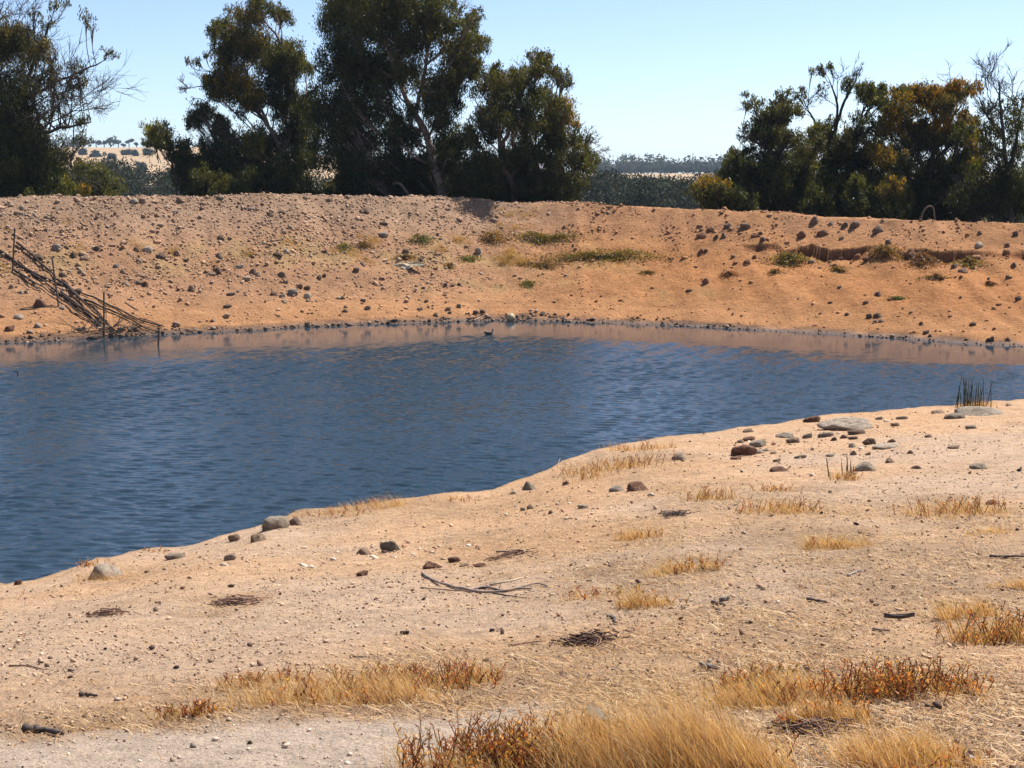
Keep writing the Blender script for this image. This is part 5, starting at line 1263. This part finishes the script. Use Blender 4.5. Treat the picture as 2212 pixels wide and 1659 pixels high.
# ------------------------------------------------------------------ steel posts and fallen poles on the left bank
S4 = lambda zx, zy: (zx / 2.212 * .576, 460.8 + zy / 2.212 * .576)
def star_post(top, bot, label, water=False):
    q = at(*S4(*bot)); 
    if water: q[2] = 0
    D = q[1]; t = at_depth(*S4(*top), D + .05); v = t - q; h = np.linalg.norm(v); R = .036
    prof = []
    for k in range(3):
        a = k * 2 * np.pi / 3 + .5
        for da, rr in ((-1.05, .011), (-.16, R), (.16, R)): prof.append((rr * math.cos(a + da), rr * math.sin(a + da)))
    base = np.array([[x, y, -.35] for x, y in prof]); up = v / h
    ax = np.array([1., 0, 0]) - up * up[0]; ax /= np.linalg.norm(ax); ay = np.cross(up, ax)
    n = len(prof)
    ring = lambda z, s=1: np.array([x * s * ax + y * s * ay + up * z for x, y in prof])
    V = np.concatenate([ring(-.35), ring(h - .03), ring(h, .6)])
    L, S = [], []
    for rr_ in range(2):
        for i in range(n): L += [rr_ * n + i, rr_ * n + (i + 1) % n, (rr_ + 1) * n + (i + 1) % n, (rr_ + 1) * n + i]; S.append(4)
    L += list(range(2 * n, 3 * n)); S.append(n)
    o = link("fence_post", make_mesh("fence_post", V, L, S), M['steel']); o.location = q; tag(o, label, "fence post", "steel fence posts on the left bank"); return o
star_post((122,122), (103,480), "dark steel fence post highest up the left bank")
star_post((430,358), (485,772), "leaning dark steel fence post in the middle of the poles")
star_post((861,650), (862,1030), "upright dark steel fence post at the waterline end of the poles")
star_post((1319,965), (1312,1100), "short dark steel fence post standing in the water", True)

POLES = [
 ([(0,320),(120,410),(300,540),(470,660),(620,770),(760,880),(862,965)], .050, "long dark pole from the left edge down to the waterline post"),
 ([(140,262),(240,340),(360,455),(470,560),(580,650),(680,740),(780,840),(890,920)], .052, "long dark pole starting right of the top post, uppermost of the bundle"),
 ([(105,482),(250,575),(400,665),(540,755),(650,840),(760,910),(850,965)], .038, "dark pole running down from the foot of the top post, lowest of the bundle"),
 ([(200,462),(330,530),(470,590),(600,645),(740,700),(860,755),(980,800),(1080,860),(1180,905),(1350,945)], .046, "long dark pole crossing behind two posts toward the short post"),
 ([(700,730),(850,795),(990,850),(1110,910),(1200,965),(1330,1005)], .040, "dark pole lying along the lower right side of the bundle"),
 ([(505,668),(620,760),(740,845),(850,910),(930,970),(1000,1025)], .040, "dark pole in the middle of the bundle ending in the tangle"),
 ([(560,600),(680,720),(790,800),(870,895),(950,985)], .032, "thin bent pole between the uppermost and middle poles"),
 ([(620,838),(700,880),(780,925),(850,950)], .026, "short thin pole under the lower poles"),
 ([(120,488),(240,590),(340,662)], .024, "short thin stick below the foot of the top post"),
 ([(150,400),(220,460),(330,520)], .030, "short broken branch among the upper poles"),
 ([(1150,880),(1240,900),(1355,945)], .022, "thin pole tip pointing at the short post"),
]
def ground_tube(name, pts, rad, label, cat, col, lift=1.0, n=14, sides=7, group=None, conv=S4, wob=.03, ends=(1., .6), mat='wood', seed=0):
    r = np.random.default_rng(seed); G = spline(np.array([at(*conv(*p)) for p in pts]), n)
    G[:, 2] = np.maximum(G[:, 2], H(G[:, 0], G[:, 1])) + rad * lift; G[1:-1] += r.normal(0, rad * wob * 9, G[1:-1].shape) * np.array([1, 1, .3])
    mb = MB(); c0 = G[0].copy(); mb.tubes((G - c0)[None], (np.linspace(ends[0], ends[1], n) * rad * (1 + .13 * r.normal(size=n)))[None], sides, np.array([col]))
    o = link(name, mb.mesh(name, True), M[mat]); o.location = c0; tag(o, label, cat, group); return o
for i, (p, rad, lab) in enumerate(POLES):
    ground_tube("wooden_pole", p, rad, lab, "pole", np.array([.050, .036, .028]) * (.75 + .15 * (i % 4)), 1.3 + .6 * (i % 3), 22, 8, "fallen poles on the left bank", seed=i)
ground_tube("stick", [(165,802),(230,785),(330,778),(450,768)], .022, "thin crooked stick lying level below the leaning post", "stick", (.11,.075,.05), seed=31)
ground_tube("stick", [(1035,742),(1090,778),(1145,808)], .022, "short dark stick alone on the slope right of the poles", "stick", (.08,.055,.04), seed=32)
# twiggy tangle at the water's edge
r = np.random.default_rng(51); mb = MB(); q0 = at(*S4(900, 1010)); out = []
for i in range(26):
    zx = r.uniform(690, 1120); p = at(*S4(zx, 1010 + r.uniform(-25, 18))); p[2] = max(p[2], 0) + .05
    fan(p - q0, np.array([r.normal(0, 1), r.normal(0, .5), r.uniform(-.05, .45)]), r.uniform(.5, 1.3), .018, 1, r, out, .0)
mb.tubes(np.array([o_[0] for o_ in out]), np.array([o_[1] for o_ in out]), 5, np.array([(.075, .06, .05)]) * r.uniform(.6, 1.5, (len(out), 1)), False)
o = link("twig_tangle", mb.mesh("twig_tangle"), M['wood']); o.location = q0; tag(o, "dark tangle of drowned twigs at the foot of the waterline post", "twigs")
ground_tube("stick", [(800,975),(850,965),(910,955)], .03, "pale stick on the tangle beside the waterline post", "stick", (.36,.28,.20), 3, seed=33)

# ------------------------------------------------------------------ foreground sticks (2212 px measurements)
I_ = lambda x, y: (x, y)
ST = [
 ([(912,1240),(938,1258),(975,1270),(1010,1277),(1060,1283),(1100,1278),(1148,1275)], .0125, (.24,.185,.15), "longest curved grey branch lying on the near bank"),
 ([(1016,1278),(1050,1271),(1095,1279),(1130,1269),(1165,1263),(1182,1269)], .009, (.15,.115,.105), "fork of the curved branch rising to the right", ),
 ([(908,1271),(960,1275),(1010,1280)], .005, (.12,.08,.06), "thin dark twig left of the curved branch"),
 ([(1058,1265),(1095,1258),(1132,1250)], .008, (.42,.33,.23), "straight pale twig above the curved branch"),
 ([(1065,1283),(1110,1290),(1145,1294)], .005, (.10,.07,.055), "thin dark twig below the curved branch"),
 ([(1073,1193),(1100,1193),(1127,1196)], .007, (.14,.10,.08), "short brown stick above the purplish stones"),
 ([(1310,1336),(1324,1338),(1331,1350)], .012, (.075,.06,.058), "bent dark grey chip of bark in the middle of the bank"),
 ([(55,1580),(95,1584),(136,1592)], .015, (.065,.05,.042), "thick dark stub of wood above the track at left"),
 ([(172,1504),(210,1507)], .010, (.07,.055,.045), "short dark stick in straw above the thick stub"),
 ([(2138,1205),(2180,1206),(2230,1205)], .012, (.10,.072,.062), "dark straight stick at the right edge"),
 ([(1832,1246),(1848,1238),(1864,1235)], .008, (.27,.225,.21), "small grey bent twig on straw, right half"),
 ([(1884,1362),(1922,1366)], .008, (.14,.10,.085), "short dark stick below the curved bark piece"),
 ([(1515,1440),(1535,1446),(1554,1449)], .012, (.10,.085,.085), "dark grey stick left of the red weeds"),
 ([(1538,1305),(1566,1311)], .012, (.09,.065,.05), "dark chip of wood below the bone-pale stone"),
 ([(1745,1298),(1785,1305)], .012, (.08,.06,.05), "flat dark chip of wood in straw right of the bone-pale stone"),
 ([(505,1303),(545,1298),(590,1290)], .006, (.20,.09,.05), "reddish dead stem over the small twig heap"),
 ([(20,1440),(60,1440),(95,1448)], .005, (.16,.09,.06), "thin reddish twig on bare sand at left"),
 ([(1100,1335+62),(1130,1392),(1180,1386)], .006, (.13,.07,.05), "thin dark root running left from the dark twig heap"),
 ([(1440,1112),(1470,1106)], .010, (.08,.055,.045), "dark scrap of wood on grey soil below the dark red rock"),
 ([(755,1420),(800,1421)], .005, (.11,.08,.065), "thin dark straight twig above the orange weeds"),
]
for i, s_ in enumerate(ST):
    ground_tube("branch" if i < 2 else "stick", s_[0], s_[1] * 1.15, s_[3], "branch" if i < 2 else "stick", s_[2], 1.1, 14, 7, "sticks on the near bank", I_, .04, (1.1, .55), seed=100 + i)
def twig_heap(label, px, py, w, n, col, seed):
    r = np.random.default_rng(seed); q = at(px, py); m_ = np.linalg.norm(q - [0, 0, EYE]) * K / F; x = q[0] + r.normal(0, .25, n) * w * m_; y = q[1] + r.normal(0, .13, n) * w * m_ * 1.6
    an = r.uniform(0, 6.28, n); ln = r.uniform(.04, .20, n) * (w * m_ / .8) ** .5; t = np.linspace(-.5, .5, 4); cv = r.normal(0, .3, n)
    X_ = x[:, None] + np.cos(an)[:, None] * ln[:, None] * t - np.sin(an)[:, None] * (cv * ln)[:, None] * t ** 2; Y_ = y[:, None] + np.sin(an)[:, None] * ln[:, None] * t + np.cos(an)[:, None] * (cv * ln)[:, None] * t ** 2
    Z_ = H(X_, Y_) + .006 + np.abs(r.normal(0, .018, n))[:, None] + (t * r.normal(0, .25, n)[:, None]) * ln[:, None] * .5
    mb = MB(); mb.tubes(np.stack([X_, Y_, np.maximum(Z_, H(X_, Y_) + .002)], -1), np.full((n, 4), .0032) * r.uniform(.6, 1.5, (n, 1)) * (1 + .02 * q[1]), 4, np.array([col]) * r.uniform(.5, 1.5, (n, 1)), False)
    o = link("twig_heap", mb.mesh("twig_heap", offset=q), M['wood']); o.location = q; tag(o, label, "twigs", "twig heaps on the near bank")
twig_heap("dark flattened twig heap in the middle of the near bank", 1272, 1388, 120, 260, (.10,.055,.04), 1)
twig_heap("small brown twig heap on bare sand, left of centre", 505, 1302, 95, 150, (.15,.085,.06), 2)
twig_heap("loose brown twig heap on bare sand below the large cream boulder", 232, 1326, 70, 120, (.17,.10,.07), 3)
twig_heap("dark twig litter beside the two flat dark stones", 1100, 1200, 90, 120, (.16,.09,.065), 4)
twig_heap("dark root litter on grey soil below the dark red rock", 1460, 1112, 70, 90, (.09,.06,.05), 5)
twig_heap("dark twigs at the shaded foot of the tawny and red clump", 1755, 1580, 150, 160, (.11,.06,.045), 6)

def sheet(name, label, cat, pos, sx, sy, amp, col, rz, seed, curl=0, mat='plain', edge=.25):
    """a thin crumpled or curled piece with thickness"""
    r = np.random.default_rng(seed); u = np.linspace(-.5, .5, 22); U, V_ = np.meshgrid(u, u)
    w_ = 1 - edge * np.abs(vnoise(U * 4 + seed, U * 0, 3)) ; x = U * sx; y = V_ * sy * w_ * (1 - .6 * (2 * np.abs(U)) ** 3)
    z = amp * (fbm(U * 4 + seed, V_ * 4, 4, seed) + .6) + curl * (V_ * 2) ** 2 + curl * .6 * (U * 2) ** 2
    P = np.stack([x, y, z], -1).reshape(-1, 3); P2 = P + np.array([0, 0, .004]); n = 22; idx = np.arange(n * n).reshape(n, n)
    q = np.stack([idx[:-1, :-1], idx[:-1, 1:], idx[1:, 1:], idx[1:, :-1]], -1).reshape(-1, 4)
    rim = np.concatenate([idx[0, :], idx[1:, -1], idx[-1, -2::-1], idx[-2:0:-1, 0]]); rn = np.roll(rim, -1)
    rq = np.stack([rim, rn, rn + n * n, rim + n * n], -1)
    L = np.concatenate([q[:, ::-1].ravel(), (q + n * n).ravel(), rq[:, ::-1].ravel()]); S = np.full(len(q) * 2 + len(rq), 4)
    c = np.repeat(np.array([col]), 2 * n * n, 0) * (1 + .25 * np.tile(fbm(U * 6, V_ * 6, 3, seed + 5).reshape(-1), 2))[:, None]
    o = link(name, make_mesh(name, np.concatenate([P, P2]), L, S, c, True), M[mat]); o.location = pos; o.rotation_euler = rz; tag(o, label, cat); return o
q = at(884, 577); n_ = slope_normal(np.array([q[0]]), np.array([q[1]]))[0]
sheet("crumpled_sheet", "crumpled off-white sheet lying on the far bank below the dry grass", "rubbish", q + [0, -.05, .0], 1.5, .5, .14, (.44,.36,.26), (.42, .0, -.28), 3)
sheet("scrap", "curled whitish scrap caught among the weeds of the tallest clump", "rubbish", at(1283, 1624) + np.array([0, -.25, .24]), .11, .05, .004, (.70,.66,.62), (.5, .3, -.5), 5, .028)
sheet("scrap", "small dark and white scrap in the pale grass of the bottom right corner", "rubbish", at(2077, 1640) + np.array([0, -.1, .05]), .035, .045, .003, (.30,.22,.20), (.5, .2, .1), 6, .010)
sheet("bark_piece", "curved piece of dark bark on straw, right half of the bank", "bark", at(1942, 1341) + np.array([0, 0, .012]), .21, .05, .004, (.105,.085,.082), (0, 0, .1), 7, .022)

# ------------------------------------------------------------------ ball at the water's edge
q = on_plane(np.array(1103.), np.array(694.), 0.0); rb = .195
D_i, T_i = ICO[4]; V = D_i.copy(); V *= (1 + .012 * fbm(V[:, 0] * 3, V[:, 1] * 3 + V[:, 2], 3, 3))[:, None]
pole_dir = np.array([-.12, -.5, .86]); pole_dir /= np.linalg.norm(pole_dir); dd = np.arccos(np.clip(D_i @ pole_dir, -1, 1)); V *= (1 - .10 * np.exp(-(dd / .16) ** 2))[:, None]
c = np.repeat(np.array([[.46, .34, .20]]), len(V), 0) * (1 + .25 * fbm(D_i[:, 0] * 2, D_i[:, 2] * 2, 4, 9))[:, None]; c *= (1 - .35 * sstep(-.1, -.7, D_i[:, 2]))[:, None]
o = link("ball", make_mesh("ball", V * rb, T_i.ravel(), np.full(len(T_i), 3), c, True), M['plain']); o.location = (q[0], q[1] + .1, rb * .72); tag(o, "round tan ball resting against the stony waterline", "ball")
mb = MB(); mb.tubes(np.array([[pole_dir * rb * .86, pole_dir * rb * .96, pole_dir * rb * 1.0]]), np.array([[.035, .03, .018]]), 10, np.array([(.10, .07, .05)])); link("plug", mb.mesh("plug", True), M['plain'], o)
ground_tube("stick", [(1023,694),(1035,689),(1046,684)], .018, "pale stick leaning on waterline rubble left of the ball", "stick", (.42,.32,.22), 3.0, conv=I_, seed=61)

# ------------------------------------------------------------------ duck on the water
def loft(path, rad, zs, cols, seg=14, n=26):
    P = spline(np.array(path), n); u = np.linspace(0, 1, n); t0 = np.linspace(0, 1, len(path)); R = np.interp(u, t0, rad); Q = np.interp(u, t0, zs); C = np.stack([np.interp(u, t0, [c_[k] for c_ in cols]) for k in range(3)], -1)
    T = np.gradient(P, axis=0); T /= np.linalg.norm(T, axis=1, keepdims=True); sdv = np.array([0, 1., 0]); nn = np.cross(T, sdv); nn /= np.linalg.norm(nn, axis=1, keepdims=True)
    a = np.linspace(0, 2 * np.pi, seg, endpoint=False); V = P[:, None] + R[:, None, None] * (np.cos(a)[None, :, None] * sdv + (np.sin(a)[None, :, None] * Q[:, None, None]) * nn[:, None])
    idx = np.arange(n * seg).reshape(n, seg); q = np.stack([idx[:-1], np.roll(idx[:-1], -1, 1), np.roll(idx[1:], -1, 1), idx[1:]], -1).reshape(-1, 4)
    return V.reshape(-1, 3), np.concatenate([q.ravel(), idx[0, ::-1], idx[-1]]), np.concatenate([np.full(len(q), 4), [seg, seg]]), np.repeat(C, seg, 0)
q = on_plane(np.array(1056.5), np.array(722.5), 0.0); e = empty("duck", (q[0], q[1], 0)); e.rotation_euler = (0, 0, .12); tag(e, "dark duck with a pale breast swimming near the far shore", "duck")
DB, DH, DP = (.065,.05,.038), (.03,.024,.02), (.42,.36,.32)
V, L, S, C = loft([(-.20,0,.085),(-.16,0,.06),(-.09,0,.045),(.0,0,.042),(.07,0,.045),(.115,0,.075),(.125,0,.125),(.13,0,.165),(.15,0,.182),(.178,0,.175)], [.008,.035,.068,.078,.07,.046,.027,.026,.030,.012], [.6,.75,.8,.85,.9,1,1,1,.95,.8], [DH,DB,DB,DB,DB,DP,DP,DH,DH,DH])
link("body", make_mesh("body", V, L, S, C, True), M['feather'], e)
V, L, S, C = loft([(.170,0,.174),(.195,0,.166),(.216,0,.160)], [.012,.010,.006], [.6,.45,.35], [(.16,.13,.09)] * 3, 8, 5); link("bill", make_mesh("bill", V, L, S, C, True), M['feather'], e)
for s_ in (-1, 1):
    V, L, S, C = loft([(-.185,s_*.03,.100),(-.10,s_*.062,.082),(-.02,s_*.070,.074),(.05,s_*.055,.070)], [.006,.022,.028,.012], [2.2,1.6,1.5,1.3], [DH,(.16,.14,.12),(.10,.085,.07),DB], 10, 12); link("wing", make_mesh("wing", V, L, S, C, True), M['feather'], e)
# snag poking out of the water at the far left
q = on_plane(np.array(37.), np.array(812.), 0.0); mb = MB(); mb.tubes(spline([(.01,0,-.15),(.02,0,.02),(.03,0,.07),(-.0,0,.12),(-.06,0,.145)], 9)[None], np.linspace(.022, .012, 9)[None], 7, np.array([(.02,.018,.018)]))
o = link("snag", mb.mesh("snag", True), M['wood']); o.location = (q[0], q[1], 0); tag(o, "small hooked black snag poking from the water at far left", "snag")
# bird flying in front of the middle grove
q = at_depth(1171, 366, 69.0); e = empty("bird", q); e.rotation_euler = (0, .15, 2.6); tag(e, "black and white bird in flight before the middle grove", "bird")
V, L, S, C = loft([(-.20,0,-.01),(-.12,0,0),(-.04,0,.0),(.06,0,.01),(.11,0,.03),(.15,0,.045),(.19,0,.04)], [.012,.03,.055,.055,.035,.03,.006], [.3,.6,.9,.95,1,1,.8], [(.5,.45,.4),(.03,.028,.03),(.03,.028,.03),(.03,.028,.03),(.025,.024,.026),(.02,.02,.02),(.10,.09,.08)]); link("body", make_mesh("body", V, L, S, C, True), M['feather'], e)
for s_ in (-1, 1):
    V, L, S, C = loft([(.02,s_*.03,.03),(.03,s_*.10,.13),(.0,s_*.17,.25),(-.05,s_*.27,.30)], [.03,.07,.07,.02], [.12,.10,.08,.1], [(.04,.04,.05),(.50,.47,.50),(.40,.38,.42),(.03,.03,.035)], 12, 14); link("wing", make_mesh("wing", V, L, S, C, True), M['feather'], e)
# arched pale branch behind the right crest
pts = [at_depth(*ZC(zx, zy), 66.5) for zx, zy in [(1540,1450),(1550,1400),(1570,1355),(1600,1335),(1625,1350),(1632,1400),(1640,1460)]]
mb = MB(); G = spline(pts, 16); mb.tubes((G - G[0])[None], np.linspace(.04, .025, 16)[None], 8, np.array([(.12,.095,.07)])); o = link("arched_branch", mb.mesh("arched_branch", True), M['wood']); o.location = G[0]; tag(o, "pale arched dead branch just behind the right crest", "branch")
pts = [at_depth(*ZB(zx, zy), 77.5) for zx, zy in [(480,1330),(440,1270),(400,1210),(365,1185),(335,1195)]]
mb = MB(); G = spline(pts, 12); mb.tubes((G - G[0])[None], np.linspace(.10, .05, 12)[None], 8, np.array([(.13,.10,.08)])); o = link("dead_stump", mb.mesh("dead_stump", True), M['wood']); o.location = G[0]; tag(o, "bent dead stump behind the crest left of the pale forked trunk", "stump")

# ------------------------------------------------------------------ dusty air
hx = 4200
hb = bmesh.new(); bmesh.ops.create_cube(hb, size=1); me = bpy.data.meshes.new("haze"); hb.to_mesh(me); hb.free()
hm_ = bpy.data.materials.new("haze_air"); hm_.use_nodes = True; nt = hm_.node_tree; nt.nodes.remove(nt.nodes["Principled BSDF"])
pv = nt.nodes.new("ShaderNodeVolumePrincipled"); pv.inputs["Color"].default_value = (.62, .78, 1, 1); pv.inputs["Density"].default_value = .00012; pv.inputs["Anisotropy"].default_value = 0
nt.links.new(pv.outputs[0], nt.nodes["Material Output"].inputs["Volume"])
hz_ = link("haze", me, hm_); hz_.scale = (9000, 4600, 92); hz_.location = (0, 1700, 22); tag(hz_, kind="stuff")
